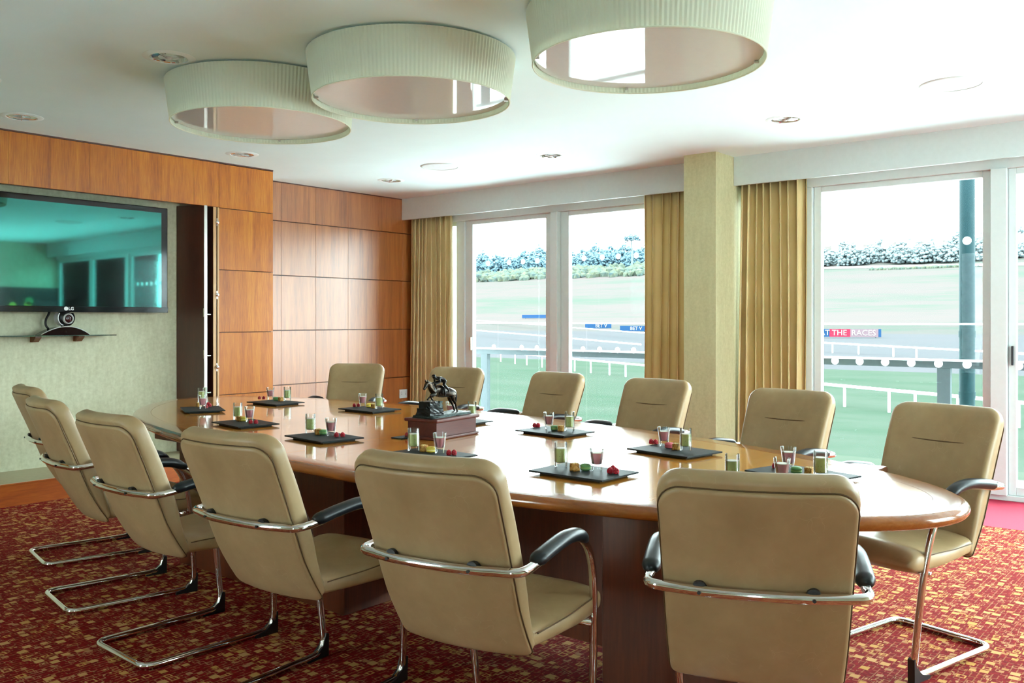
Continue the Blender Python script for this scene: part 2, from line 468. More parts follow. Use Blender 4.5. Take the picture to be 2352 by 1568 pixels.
def rounded_path(pts, r, n=6):
    P = [Vector(p) for p in pts]; out = [P[0]]
    for i in range(1, len(P) - 1):
        a = (P[i - 1] - P[i]); b = (P[i + 1] - P[i]); d = min(r, a.length * .48, b.length * .48)
        s = P[i] + a.normalized() * d; e = P[i] + b.normalized() * d
        for k in range(n + 1):
            t = k / n; out.append((1 - t) ** 2 * s + 2 * t * (1 - t) * P[i] + t * t * e)
    out.append(P[-1])
    return out
def text_mesh(name, body, size, mat, parent, mtx, ext=0.001, bold=False):
    cu = bpy.data.curves.new(name, 'FONT'); cu.body = body; cu.size = size; cu.extrude = ext
    cu.align_x = 'CENTER'; cu.align_y = 'CENTER'; cu.resolution_u = 3
    if bold: cu.offset = size * 0.03
    tmp = bpy.data.objects.new('tmp', cu); COL.objects.link(tmp)
    dg = bpy.context.evaluated_depsgraph_get()
    me = bpy.data.meshes.new_from_object(tmp.evaluated_get(dg))
    bpy.data.objects.remove(tmp); bpy.data.curves.remove(cu)
    me.transform(mtx); me.materials.clear(); me.materials.append(mat)
    o = bpy.data.objects.new(name, me); COL.objects.link(o); o.parent = parent
    return o
def frame_of(ex, ey, ez, loc):
    return Matrix(((ex[0], ey[0], ez[0], loc[0]), (ex[1], ey[1], ez[1], loc[1]), (ex[2], ey[2], ez[2], loc[2]), (0, 0, 0, 1)))

# ================================================================== THE ROOM
ZC = 2.70
XB, YB = -2.6, -2.6            # walls behind the camera
XW = 7.08                      # room face of the pelmet over the windows
XG = 7.31                      # glass line
YS, YR = 7.00, 7.52            # wood soffit face, recessed wood wall
floor = struct('floor', box(XB, 6.285, YB, 7.7, -0.06, 0), M['carpet'], 'red carpet with a gold pattern of small rectangles', 'floor')
struct('trim_1', box(6.2855, 7.42, YB, 7.7, -0.06, 0.0005), M['carpet_plain'], 'plain crimson carpet border along the windows', 'carpet border')
struct('ceiling', box(XB, 7.55, YB, 7.7, ZC, ZC + 0.1), M['ceiling'], 'smooth white ceiling', 'ceiling')
struct('trim_2', box(XB, 1.585, YB, 6.62, 2.50, ZC), M['ceiling'], 'lowered white ceiling bulkhead', 'bulkhead')
struct('wall_front', box(6.1, 7.5, YB - .1, YB, 0, ZC), M['fabric_wall'], 'beige wall facing the screen', 'wall')
struct('wall_end', box(XB - .1, 3.8, YB - .1, YB, 0, ZC), M['fabric_wall'], 'beige end wall behind the camera', 'wall')
struct('wall_left', box(XB - .1, XB, 4.0, 7.7, 0, ZC), M['fabric_wall'], 'beige side wall behind the camera', 'wall')
struct('wall_left_end', box(XB - .1, XB, YB, -1.5, 0, ZC), M['fabric_wall'], 'beige side wall in the corner behind the camera', 'wall')
struct('wall_left_pier', box(XB - .1, XB, -1.1, 3.35, 0, ZC), M['fabric_wall'], 'beige wall pier between the two added side windows behind the camera', 'wall')
struct('bounce_terrace_side', box(-9.0, XB - .12, -8, 12, -.2, -.06), M['bounce_stone'], 'unseen pale terrace added to bounce daylight through the side windows', 'terrace')  # unseen bounce surface, added to throw daylight up into the room
struct('bounce_terrace_end', box(XB - .12, 7.4, -9, YB - .12, -.2, -.06), M['bounce_stone'], 'unseen pale terrace added to bounce daylight in at the room end', 'terrace')  # second added bounce surface, outside the end glazing
def glazed(name, label, a0, a1, n, alongx):
    w = tag(empty(name), label, 'window', kind='structure'); st = (a1 - a0) / n
    def bb(nm, u0, u1, d0, d1, z0, z1, m):
        obj(nm, box(u0, u1, YB - d1, YB - d0, z0, z1) if alongx else box(XB - d1, XB - d0, u0, u1, z0, z1), m, w)
    for k_ in range(n + 1):
        bb('mullion', a0 + k_ * st - .03, a0 + k_ * st + .03, .03, .09, 0, 2.5, M['frame_white'])
        if k_ < n: bb('pane', a0 + k_ * st + .03, a0 + (k_ + 1) * st - .03, .056, .064, .02, 2.5, M['pane'])
    bb('frame_head', a0, a1, 0, .1, 2.50, ZC, M['frame_white'])
glazed('added_window_4', 'unseen window added in the side wall for fill daylight', 3.35, 4.0, 1, False)  # out of view, added to brighten chair backs and carpet
glazed('added_window_5', 'narrow unseen window added in the side wall to light the chair backs', -1.5, -1.1, 1, False)  # slim bay added out of view to lift the nearest chair backs
glazed('added_window_3', 'unseen glazed end wall added behind the camera for fill daylight', 3.8, 6.1, 2, True)  # unseen glazing added for fill light from the room end
# recessed wood wall by the window corner
wb = struct('wall_back', box(4.97, 7.5, YR + .016, YR + .12, 0, ZC), M['dark_wood'], 'recessed wood panelled wall in the window corner', 'wall')
zr = [0.0, 0.10, 0.657, 1.206, 1.758, 2.304, ZC]
xr = [4.985, 5.43, 5.862, 6.294, 6.738, 7.10, 7.45]
for i in range(len(zr) - 1):
    for j in range(len(xr) - 1):
        g = 0.004
        obj('panel', box(xr[j] + .0006, xr[j + 1] - .0006, YR - .006, YR + .014, zr[i] + g, zr[i + 1] - (g if i < 5 else 0.012), bev=0.0015, seg=1), M['panel_red'], wb)
obj('shadow_gap', box(4.985, 7.45, YR - .002, YR + .016, ZC - .011, ZC), M['dark_wood'], wb)
# projecting wood block and soffit
wt = struct('wall_wood', box(4.42, 4.960, YS + .02, YR + .0, 0, ZC - .0), M['dark_wood'], 'projecting wood panelled pier beside the screen niche', 'wall')
zl = [0.0, 0.10, 0.647, 1.2005, 1.751, 2.296, 2.688]
for i in range(len(zl) - 1):
    obj('panel', box(4.406, 4.968, YS, YS + .02, zl[i] + .003, zl[i + 1] - .003, bev=0.0015, seg=1), M['panel'], wt)
    obj('side_panel', box(4.954, 4.972, YS + .021, YR - .008, zl[i] + .003, zl[i + 1] - .003, bev=0.0015, seg=1), M['panel'], wt)
ws = struct('trim_3', box(XB, 4.404, YS + .02, YS + .12, 2.31, ZC), M['dark_wood'], 'wood veneered soffit above the screen niche', 'soffit')
xs = [2.08, 2.38, 2.678, 2.973, 3.272, 3.571, 3.863, 4.161, 4.404]
for a, b in zip(xs, xs[1:]):
    obj('panel', box(a + .0004, b - .0004, YS, YS + .02, 2.302, 2.688, bev=0.001, seg=1), M['panel'], ws)
obj('panel', box(XB, 2.08, YS, YS + .02, 2.302, 2.688), M['panel'], ws)
obj('top_strip', box(XB, 4.968, YS - .004, YS + .02, 2.689, ZC), M['dark_wood'], ws)
# niche behind the screen
struct('wall_niche', box(XB, 4.42, 7.29, 7.40, 0, ZC), M['fabric_wall'], 'beige woven wallcovering at the back of the screen niche', 'wall')
struct('ceiling_niche', box(XB, 4.40, YS + .12, 7.29, 2.55, 2.58), M['fabric_wall'], 'head of the screen niche', 'ceiling')
pl = struct('baseboard_back', box(XB, 4.30, 6.70, 6.72, 0, 0.150), M['plinth_wood'], 'orange wood plinth below the screen niche', 'skirting')
obj('cap', box(XB, 4.30, 6.694, 6.722, 0.150, 0.160, bev=0.002), M['plinth_wood'], pl)
obj('ledge', box(XB, 4.30, 6.722, 7.29, 0.10, 0.156), M['ledge'], pl)
# folded doors parked in the niche
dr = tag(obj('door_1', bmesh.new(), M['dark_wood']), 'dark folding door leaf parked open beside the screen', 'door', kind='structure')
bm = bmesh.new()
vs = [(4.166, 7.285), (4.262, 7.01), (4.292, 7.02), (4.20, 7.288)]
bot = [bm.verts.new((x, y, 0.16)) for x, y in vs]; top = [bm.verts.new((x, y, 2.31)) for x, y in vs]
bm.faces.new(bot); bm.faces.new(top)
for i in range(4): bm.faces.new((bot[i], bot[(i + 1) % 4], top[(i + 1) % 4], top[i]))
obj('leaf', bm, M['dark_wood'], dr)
obj('edge_strip', box(4.262, 4.290, 7.000, 7.010, 0.16, 2.305), M['steel'], dr)
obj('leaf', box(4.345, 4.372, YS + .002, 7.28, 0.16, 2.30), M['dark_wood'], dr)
obj('edge_strip', box(4.346, 4.374, YS - .006, YS + .002, 0.0, 2.298), M['edge_wood'], dr)
obj('edge_strip', box(4.388, 4.4035, YS - .004, YS + .02, 0.0, 2.298), M['edge_wood'], dr)
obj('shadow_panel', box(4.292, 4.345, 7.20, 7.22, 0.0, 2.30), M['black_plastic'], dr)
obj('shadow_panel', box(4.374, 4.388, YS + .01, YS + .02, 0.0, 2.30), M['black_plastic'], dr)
for py in (510, 677, 843):
    p = at_y(497, py, YS - .01)
    hb = obj('hinge', lathe([(0, -.012), (.0165, -.010), (.0165, .004), (.011, .010), (0, .012)], 16, mtx=Matrix.Rotation(PI / 2, 4, 'X')), M['chrome'], dr, smooth=True, angle=40)
    hb.location = (4.381, YS - .014, p.z)
    pn = obj('hinge_pin', lathe([(0, -.034), (.006, -.034), (.006, .034), (0, .034)], 10), M['chrome'], dr)
    pn.location = (4.381, YS - .006, p.z)
for py in (718, 813, 898):
    z = at_y(470, py, 7.0).z
    la = obj('latch', box(4.250, 4.278, 6.985, 7.0, z - .038, z + .038, bev=0.002), M['chrome'], dr)
    obj('latch_bolt', box(4.278, 4.318, 6.988, 6.996, z - .02, z - .009, bev=0.002), M['chrome'], la)
# column between the windows
cl = struct('column', box(6.75, 7.46, 3.41, 3.705, 0, ZC), M['column_wall'], 'square pillar in olive beige wallcovering between the windows', 'column')
# pelmet
struct('trim_4', box(XW, XW + .03, 3.706, 7.51, 2.455, ZC), M['white_paint'], 'white pelmet board over the window by the wood wall', 'pelmet')
struct('trim_5', box(XW, XW + .03, YB, 3.409, 2.455, ZC), M['white_paint'], 'white pelmet board over the window beside the pillar', 'pelmet')
struct('trim_6', box(XW + .03, 7.45, YB, 7.51, 2.52, 2.56), M['white_paint'], 'white head lining above the windows', 'window head')
struct('wall_right', box(7.40, 7.52, YB, 7.7, 2.44, ZC + .1), M['white_paint'], 'white wall strip above the windows', 'wall')
struct('wall_corner', box(7.30, 7.50, 6.96, 7.7, 0, 2.6), M['white_paint'], 'white wall behind the corner curtain', 'wall')

def dots(win, y0, y1, x, zs, step=0.145, r=0.0285, ys=None):
    for z in zs:
        yy = ys if ys else [y0 + (i + .5) * step for i in range(int((y1 - y0) / step))]
        for y in yy:
            d = obj('etched_dot', lathe([(0, -.0006), (r, -.0006), (r, .0006), (0, .0006)], 20, mtx=Matrix.Rotation(PI / 2, 4, 'Y')), M['dot'], win)
            d.location = (x, y, z)
def pane_unit(win, y0, y1, z0=0.04, z1=2.405, sash=0.055, x=XG, bead=True):
    """one sliding sash: four rails, a pane and thin glazing beads"""
    m = M['frame_white']
    obj('sash_stile', box(x - .03, x + .03, y1 - sash, y1, z0, z1, bev=0.003, seg=1), m, win)
    obj('sash_stile', box(x - .03, x + .03, y0, y0 + sash, z0, z1, bev=0.003, seg=1), m, win)
    obj('sash_rail', box(x - .03, x + .03, y0 + sash, y1 - sash, z1 - .045, z1, bev=0.003, seg=1), m, win)
    obj('sash_rail', box(x - .03, x + .03, y0 + sash, y1 - sash, z0, z0 + .06, bev=0.003, seg=1), m, win)
    obj('pane', box(x - .004, x + .004, y0 + sash, y1 - sash, z0 + .06, z1 - .045), M['pane'], win)
# window 1 (by the wood wall): narrow light, wide light, wide light
def win_obj(name, label):
    o = empty(name); return tag(o, label, 'window', kind='structure')
w1 = win_obj('window_1', 'white sliding window between the wood wall and the pillar')
fm = M['frame_white']
obj('frame_head', box(XG - .06, XG + .08, 3.71, 7.0, 2.405, 2.50, bev=0.004, seg=1), fm, w1)
obj('frame_sill', box(XG - .06, XG + .08, 3.71, 7.0, 0.0, 0.04, bev=0.004, seg=1), fm, w1)
obj('mullion', box(XG - .05, XG + .03, 6.70, 6.815, 0.04, 2.405, bev=0.003, seg=1), fm, w1)
obj('mullion', box(XG - .09, XG + .03, 5.395, 5.482, 0.04, 2.405, bev=0.003, seg=1), fm, w1)
pane_unit(w1, 6.82, 6.99, sash=0.02)
pane_unit(w1, 5.485, 6.698, sash=0.10)
pane_unit(w1, 3.75, 5.393, sash=0.10)
obj('handle', box(XG - .06, XG - .03, 6.600, 6.622, 0.98, 1.12, bev=0.004), M['steel'], w1)
ydl = [at_x(p, 598, XG).y for p in (1122, 1170, 1202, 1235, 1268)] + [at_x(p, 590, XG).y for p in (1342, 1384, 1421, 1462)]
dots(w1, 0, 0, XG - .006, [1.925], ys=ydl)
dots(w1, 0, 0, XG - .006, [1.02], ys=[at_x(p, 798, XG).y for p in (1135, 1199, 1234, 1267, 1340, 1378, 1419, 1456)])
# window 2 (beside the pillar)
w2 = win_obj('window_2', 'white sliding window beside the pillar with a dark post outside')
obj('frame_head', box(XG - .06, XG + .08, YB, 3.40, 2.405, 2.50, bev=0.004, seg=1), fm, w2)
obj('frame_sill', box(XG - .06, XG + .08, YB, 3.40, 0.0, 0.04, bev=0.004, seg=1), fm, w2)
obj('jamb', box(XG - .06, XG + .06, 2.795, 2.875, 0.04, 2.405, bev=0.003, seg=1), fm, w2)
pane_unit(w2, 1.47, 2.79, sash=0.06)
obj('mullion', box(XG - .09, XG + .03, 1.362, 1.466, 0.04, 2.405, bev=0.003, seg=1), fm, w2)
pane_unit(w2, 0.05, 1.36, sash=0.05)
obj('handle', box(XG - .06, XG - .03, 1.322, 1.338, 0.98, 1.12, bev=0.004), M['black_plastic'], w2)
obj('mullion', box(XG - .05, XG + .03, -0.05, 0.045, 0.04, 2.405), fm, w2)
pane_unit(w2, -1.30, -0.055, sash=0.05)
pane_unit(w2, -2.58, -1.32, sash=0.05)
pane_unit(w2, 2.88, 3.39, sash=0.03)
ydr = [at_x(p, 560, XG).y for p in (1918.5, 1975, 2033.5, 2093.5, 2156, 2221.6)]
dots(w2, 0, 0, XG - .006, [1.90], ys=ydr + [1.28 - .145 * k for k in range(8)], r=0.031)
dots(w2, 0, 0, XG - .006, [0.976], ys=[y for y in ydr] + [1.49, 1.30] + [1.155 - .145 * k for k in range(7)], r=0.031)

# ------------------------------------------------------------------ curtains
def curtain(y0, y1, label, seed, x=7.185, z0=0.02, z1=2.51, folds=9, amp=0.058, flare=0.0):
    rnd = random.Random(seed); bm = bmesh.new(); n = folds * 12; rows = 14
    ph = [rnd.uniform(-.5, .5) for _ in range(folds + 3)]; am = [rnd.uniform(.65, 1.2) for _ in range(folds + 3)]
    g = []
    for r in range(rows + 1):
        v = r / rows; z = z0 + (z1 - z0) * v; row = []
        for i in range(n + 1):
            u = i / n; k = u * folds; ki = int(min(k, folds - 1e-6)); f = k - ki
            a = am[ki] * (1 - f) + am[ki + 1] * f; p = ph[ki] * (1 - f) + ph[ki + 1] * f
            ang = 2 * PI * k + p * 1.4 + 0.25 * math.sin(3 * v + seed + ki)
            sh = amp * a * (0.72 + 0.28 * (1 - v))
            xx = x + sh * math.sin(ang) + 0.25 * sh * math.sin(2 * ang + p)
            yy = y0 + (y1 - y0) * u + 0.012 * math.sin(ang * 2 + p) + 0.015 * math.sin(2.4 * v + k * .7 + seed)
            if flare: yy += flare * (1 - u if flare < 0 else u) * max(0, math.sin(PI * min(1, (1 - v) * 1.25))) * 0.6
            row.append(bm.verts.new((xx, yy, z)))
        g.append(row)
    for r in range(rows):
        for i in range(n): bm.faces.new((g[r][i], g[r][i + 1], g[r + 1][i + 1], g[r + 1][i]))
    o = obj('curtain', bm, M['curtain'], smooth=True)
    md = o.modifiers.new('thick', 'SOLIDIFY'); md.thickness = 0.004
    return tag(o, label, 'curtain', 'gold pleated curtains')
curtain(6.84, 7.45, 'gold pleated curtain hanging against the wood panelled wall', 3, folds=9)
curtain(3.735, 4.36, 'gold pleated curtain on the far side of the pillar, between pillar and window', 5, folds=7)
curtain(2.83, 3.39, 'wide gold pleated curtain on the near side of the pillar, by the dark post', 9, folds=8, amp=0.068)

# ================================================================== TABLE
OUT = [(2.231, 3.3), (2.196, 2.879), (2.191, 2.431), (2.225, 1.984), (2.301, 1.569), (2.413, 1.216), (2.554, 0.945), (2.713, 0.767), (2.879, 0.681), (3.043, 0.678), (3.2, 0.748), (3.345, 0.873), (3.477, 1.038), (3.598, 1.231), (3.708, 1.447), (3.809, 1.686), (3.901, 1.95), (3.984, 2.242), (4.057, 2.562), (4.122, 2.913), (4.179, 3.3), (4.222, 3.729), (4.243, 4.198), (4.228, 4.688), (4.167, 5.161), (4.056, 5.568), (3.902, 5.862), (3.723, 6.023), (3.538, 6.057), (3.361, 5.996), (3.2, 5.881), (3.054, 5.739), (2.921, 5.579), (2.797, 5.396), (2.684, 5.182), (2.584, 4.932), (2.497, 4.654), (2.42, 4.353), (2.35, 4.032), (2.286, 3.684)]
TZ = 0.735
tb = tag(empty('conference_table', (3.2, 3.3, 0)), 'long boat-shaped conference table with a glossy honey wood top', 'table')
ol = catmull([(x, y, 0) for x, y in OUT], 4, True); NO = len(ol)
def inset(d):
    r = []
    for i in range(NO):
        tg = (ol[(i + 1) % NO] - ol[i - 1]).normalized(); nr = Vector((-tg.y, tg.x, 0))
        c = Vector((3.2, 3.3, 0)) - ol[i]
        if nr.dot(c) < 0: nr = -nr
        r.append(ol[i] + nr * d)
    return r
TO = Vector((3.2, 3.3, 0))
def band(prof, name, mat, closed=False):
    bm = bmesh.new(); rings = []
    for d, z in prof: rings.append([bm.verts.new(p - TO + Vector((0, 0, z))) for p in inset(d)])
    pairs = list(zip(rings, rings[1:])) + ([(rings[-1], rings[0])] if closed else [])
    for a, b in pairs:
        for i in range(NO): bm.faces.new((a[i], a[(i + 1) % NO], b[(i + 1) % NO], b[i]))
    return obj(name, bm, mat, tb, smooth=True, angle=50)
prof = [(0.1005, TZ - .006), (0.1005, TZ), (0.02, TZ)] + [(0.02 - 0.026 * math.sin(a), TZ - .022 + 0.022 * math.cos(a)) for a in (0.35, .8, 1.2, 1.57, 1.95, 2.35, 2.75)] + [(0.03, TZ - .046), (0.1005, TZ - .046)]
band(prof, 'edge_band', M['table_band'], closed=True)
# three veneered leaves with fine joints, cut across the table
inn = [p - TO for p in inset(0.1018)]
def leaf(lo, hi):
    bm = bmesh.new()
    f = bm.faces.new([bm.verts.new((p.x, p.y, TZ - .0003)) for p in inn])
    for co, no in ((lo, -1), (hi, 1)):
        if co is None: continue
        (x0, y0), (x1, y1) = co; d = Vector((x1 - x0, y1 - y0, 0)).normalized(); nrm = Vector((-d.y, d.x, 0)) * no
        pt = Vector((x0, y0, 0)) - nrm * .0012
        bmesh.ops.bisect_plane(bm, geom=bm.verts[:] + bm.edges[:] + bm.faces[:], plane_co=pt, plane_no=nrm, clear_outer=True)
    r = bmesh.ops.extrude_face_region(bm, geom=bm.faces[:])
    bmesh.ops.translate(bm, vec=(0, 0, -.03), verts=[v for v in r['geom'] if isinstance(v, bmesh.types.BMVert)])
    return obj('table_leaf', bm, M['table_top'], tb)
s1 = ((2.366 - 3.2, 3.19 - 3.3), (3.076 - 3.2, 3.25 - 3.3)); s2 = ((3.061 - 3.2, 4.39 - 3.3), (3.678 - 3.2, 4.445 - 3.3)); s0 = ((2.3 - 3.2, 2.0 - 3.3), (4.0 - 3.2, 2.12 - 3.3))
leaf(None, s0); leaf(s0, s1); leaf(s1, s2); leaf(s2, None)
def tpart(name, x0, x1, y0, y1, z0, z1, mat, bev=0.003):
    return obj(name, box(x0 - 3.2, x1 - 3.2, y0 - 3.3, y1 - 3.3, z0, z1, bev=bev, seg=1), mat, tb)
tpart('pedestal', 2.56, 3.75, 3.085, 4.45, 0.0, 0.690, M['table_base'])
tpart('pedestal', 2.56, 3.40, 1.22, 1.72, 0.0, 0.690, M['table_base'])
tpart('modesty_panel', 2.86, 2.90, 1.72, 3.085, 0.05, 0.690, M['table_base'])
tpart('apron', 2.50, 3.80, 1.15, 4.60, 0.66, 0.7048, M['table_base'])

# ================================================================== CHAIRS
def spine(b):
    """rear line of the back shell at height b above its lower edge -> (x, z); b 0..0.56"""
    pts = [(0.176, 0.388), (0.153, 0.418), (0.122, 0.468), (0.085, 0.535), (0.045, 0.635), (0.005, 0.735), (-0.035, 0.83), (-0.078, 0.935)]
    return pts
_sp = catmull([(x, 0, z) for x, z in spine(0)], 10)
_len = [0.0]
for a, b in zip(_sp, _sp[1:]): _len.append(_len[-1] + (b - a).length)
SL = _len[-1]
def sp_at(b):
    b = max(-.05, min(SL + .05, b))
    if b <= 0: d = (_sp[1] - _sp[0]).normalized(); return _sp[0] + d * b, d
    if b >= SL: d = (_sp[-1] - _sp[-2]).normalized(); return _sp[-1] + d * (b - SL), d
    for i in range(len(_len) - 1):
        if _len[i + 1] >= b:
            t = (b - _len[i]) / (_len[i + 1] - _len[i]); d = (_sp[i + 1] - _sp[i]).normalized()
            return _sp[i].lerp(_sp[i + 1], t), d
def shell_pt(a, b, t, hw):
    p, d = sp_at(b); n = Vector((d.z, 0, -d.x))      # forward normal
    u = a / hw
    bulge = 0.042 * (1 - u * u)
    return Vector((p.x - bulge, a, p.z)) + n * t
def ring_outline(w0, w1, b0, b1, rt, rb, n=7):
    """rounded trapezoid in (a,b): half width w0 at the bottom, w1 at the top"""
    pts = []
    def arc(cx, cb, r, a0):
        for k in range(n + 1):
            an = a0 + (PI / 2) * k / n; pts.append((cx + r * math.cos(an), cb + r * math.sin(an)))
    def side(x0, y0, x1, y1, m):
        for k in range(1, m): pts.append((x0 + (x1 - x0) * k / m, y0 + (y1 - y0) * k / m))
    arc(w1 - rt, b1 - rt, rt, 0)
    side(w1 - rt, b1, -(w1 - rt), b1, 8)
    arc(-(w1 - rt), b1 - rt, rt, PI / 2)
    side(-w1, b1 - rt, -w0, b0 + rb, 10)
    arc(-(w0 - rb), b0 + rb, rb, PI)
    side(-(w0 - rb), b0, w0 - rb, b0, 8)
    arc(w0 - rb, b0 + rb, rb, 1.5 * PI)
    side(w0, b0 + rb, w1, b1 - rt, 10)
    return pts
def cushion(w0, w1, b0, b1, rt, rb, layers, hw, tfun=lambda a, b, t: t):
    """layers: (inset, thickness) from the rear rim to the front rim; both faces filled by shrinking rings"""
    bm = bmesh.new(); rings = []
    def ring(ins, t, s=1.0):
        o = ring_outline(w0 - ins, w1 - ins, b0 + ins, b1 - ins, max(rt - ins, .004), max(rb - ins, .003)); bc = (b0 + b1) / 2
        return [bm.verts.new(shell_pt(a * s, bc + (b - bc) * s, tfun(a * s, bc + (b - bc) * s, t), hw)) for a, b in o]
    i0, t0 = layers[0]; i1, t1 = layers[-1]
    for s in (.12, .3, .5, .7, .86): rings.append(ring(i0, t0, s))
    for i, t in layers: rings.append(ring(i, t))
    for s in (.86, .7, .5, .3, .12): rings.append(ring(i1, t1, s))
    for a, b in zip(rings, rings[1:]):
        m = len(a)
        for k in range(m): bm.faces.new((a[k], a[(k + 1) % m], b[(k + 1) % m], b[k]))
    bm.faces.new(rings[0]); bm.faces.new(rings[-1])
    return bm
def make_chair():
    t = empty('conference_chair')
    HWD = 0.235
    th = lambda a, b, tt: tt * (0.42 + 0.58 * min(1, max(0, b / 0.20))) * (1.0 - 0.10 * max(0, (b - .42) / .16))
    obj('back_panel', cushion(0.212, 0.224, 0.0, SL - .026, 0.055, 0.024, [(.010, -.004), (.003, -.003), (0, .002), (0, .008), (.004, .012)], HWD), M['leather'], t, smooth=True, angle=75)
    pad = obj('backrest', cushion(0.214, 0.230, 0.006, SL, 0.062, 0.022, [(.012, .007), (.004, .010), (.0, .022), (0, .050), (.004, .064), (.014, .076), (.032, .082), (.06, .085)], HWD, th), M['leather'], t, smooth=True, angle=75)
    # stitched crease across the front of the backrest
    pts = []
    for k in range(13):
        a = -.138 + .276 * k / 12; e = abs(k - 6) / 6; b = 0.435 - 0.006 * (1 - e * e)
        pts.append(shell_pt(a, b, th(a, b, .085) - .0005 - 0.0025 * (e ** 4), HWD))
    obj('stitched_crease', tube(pts, [0.0006 + 0.0022 * (1 - (abs(k - 6) / 6) ** 3) for k in range(13)], 8), M['leather_seam'], pad, smooth=True)
    pp = []
    for a, b in ring_outline(0.2142, 0.2262, -0.002, SL - .0238, 0.057, 0.025): pp.append(shell_pt(a, b, .0045, HWD))
    obj('piping', tube(pp, 0.0018, 6, closed=True), M['leather_seam'], t, smooth=True)
    # seat cushion
    bm = bmesh.new(); rings = []
    n = 18
    for i in range(n + 1):
        u = i / n; x = 0.170 + 0.440 * u
        top = 0.470 - 0.018 * math.sin(PI * min(1, u * 1.15)) + 0.012 * u
        bot = 0.398 - 0.012 * u
        hwd = 0.212 + 0.022 * min(1, u * 1.8)
        if u > .82:
            q = (u - .82) / .18; top -= 0.045 * (1 - math.sqrt(max(0, 1 - q * q))); bot += 0.034 * (1 - math.sqrt(max(0, 1 - q * q))); hwd -= 0.022 * (1 - math.sqrt(max(0, 1 - q * q)))
        ring = []
        m = 32; cz = (top + bot) / 2; hz = (top - bot) / 2
        for k in range(m):
            an = 2 * PI * k / m; ca, sa = math.cos(an), math.sin(an)
            ex = 0.34
            yy = hwd * (abs(ca) ** ex) * (1 if ca > 0 else -1); zz = cz + hz * (abs(sa) ** 0.5) * (1 if sa > 0 else -1)
            if sa > 0: zz += 0.010 * (1 - (yy / hwd) ** 2)
            ring.append(bm.verts.new((x, yy, zz)))
        rings.append(ring)
    for a, b in zip(rings, rings[1:]):
        for k in range(32): bm.faces.new((a[k], a[(k + 1) % 32], b[(k + 1) % 32], b[k]))
    bm.faces.new(rings[0]); bm.faces.new(rings[-1])
    seat = obj('seat', bm, M['leather'], t, smooth=True, angle=70)
    for s in (-1, 1):
        pts = [(0.18, s * .2195, .448), (0.22, s * .2245, .450), (0.34, s * .2335, .452), (0.46, s * .2345, .456), (0.54, s * .2275, .452)]
        obj('seat_piping', tube(catmull(pts, 6), 0.0022, 6), M['leather_seam'], seat, smooth=True)
    # one bent chrome tube: back bar, arms, front legs, floor runners
    def half(s):
        return [(-0.030, 0, .657), (-0.026, s * .10, .657), (-0.006, s * .19, .657), (0.022, s * .252, .657), (0.10, s * .256, .662), (0.19, s * .257, .676), (0.28, s * .256, .684), (0.37, s * .254, .672), (0.445, s * .248, .625), (0.495, s * .240, .545), (0.525, s * .231, .43), (0.545, s * .221, .28), (0.556, s * .211, .13), (0.556, s * .205, .055), (0.530, s * .203, .020), (0.470, s * .202, .0135)]
    up = catmull(half(1)[:2] + half(1)[2:], 5)
    rearL = rounded_path([(0.470, .202, .0135), (0.0, .202, .0135), (0.0, 0, .0135)], .055, 7)
    right = [Vector((p.x, -p.y, p.z)) for p in up]; rearR = [Vector((p.x, -p.y, p.z)) for p in rearL]
    path = up + rearL[1:] + rearR[::-1][1:] + right[::-1][1:-1]
    fr = obj('tube_frame', tube(path, 0.0128, 12, closed=True), M['chrome'], t, smooth=True)
    for s in (-1, 1):
        a = catmull([(0.088, s * .256, .668), (0.13, s * .257, .676), (0.19, s * .257, .685), (0.28, s * .256, .693), (0.36, s * .254, .684), (0.42, s * .250, .655)], 6); k = len(a)
        bm = bmesh.new(); rr = []
        for i, p in enumerate(a):
            e = min(1, i / 4, (k - 1 - i) / 4); w = 0.010 + 0.015 * math.sqrt(e); h = 0.010 + 0.010 * math.sqrt(e)
            tg = (a[min(i + 1, k - 1)] - a[max(i - 1, 0)]).normalized(); nn = Vector((-tg.z, 0, tg.x))
            rr.append([bm.verts.new(p + Vector((0, math.cos(q) * w, 0)) + nn * math.sin(q) * h) for q in [2 * PI * j / 14 for j in range(14)]])
        for u_, v_ in zip(rr, rr[1:]):
            for j in range(14): bm.faces.new((u_[j], u_[(j + 1) % 14], v_[(j + 1) % 14], v_[j]))
        bm.faces.new(rr[0]); bm.faces.new(rr[-1])
        obj('armrest', bm, M['arm_black'], t, smooth=True, angle=60)
        # glide under the front bend
        bm = bmesh.new()
        pr = [(0.572, 0.0), (0.574, .085), (0.560, .090), (0.545, .045), (0.515, .022), (0.470, .012), (0.470, 0.0)]
        A = [bm.verts.new((x, s * .204 + .0135, z)) for x, z in pr]; B = [bm.verts.new((x, s * .204 - .0135, z)) for x, z in pr]
        bm.faces.new(A); bm.faces.new(B)
        for i in range(len(pr)): bm.faces.new((A[i], A[(i + 1) % len(pr)], B[(i + 1) % len(pr)], B[i]))
        obj('glide', bm, M['black_plastic'], t)
        # rubber block and screw where the bar holds the shell
        p = shell_pt(s * .13, 0, 0, HWD)
        bl = obj('mounting_block', lathe([(0, 0), (.017, 0), (.017, .03), (0, .03)], 14, mtx=Matrix.Translation((-0.018, s * .13, .662)) @ Matrix.Rotation(PI / 2, 4, 'Y')), M['black_plastic'], t, smooth=True, angle=40)
        obj('screw', lathe([(0, 0), (.0045, 0), (.0045, .003), (0, .003)], 10, mtx=Matrix.Translation((-0.038, s * .13, .657)) @ Matrix.Rotation(PI / 2, 4, 'Y')), M['black_plastic'], bl)
    obj('crossbar', tube([(0.50, -.236, .385), (0.50, .236, .385)], 0.011, 10), M['chrome'], t, smooth=True)
    return t
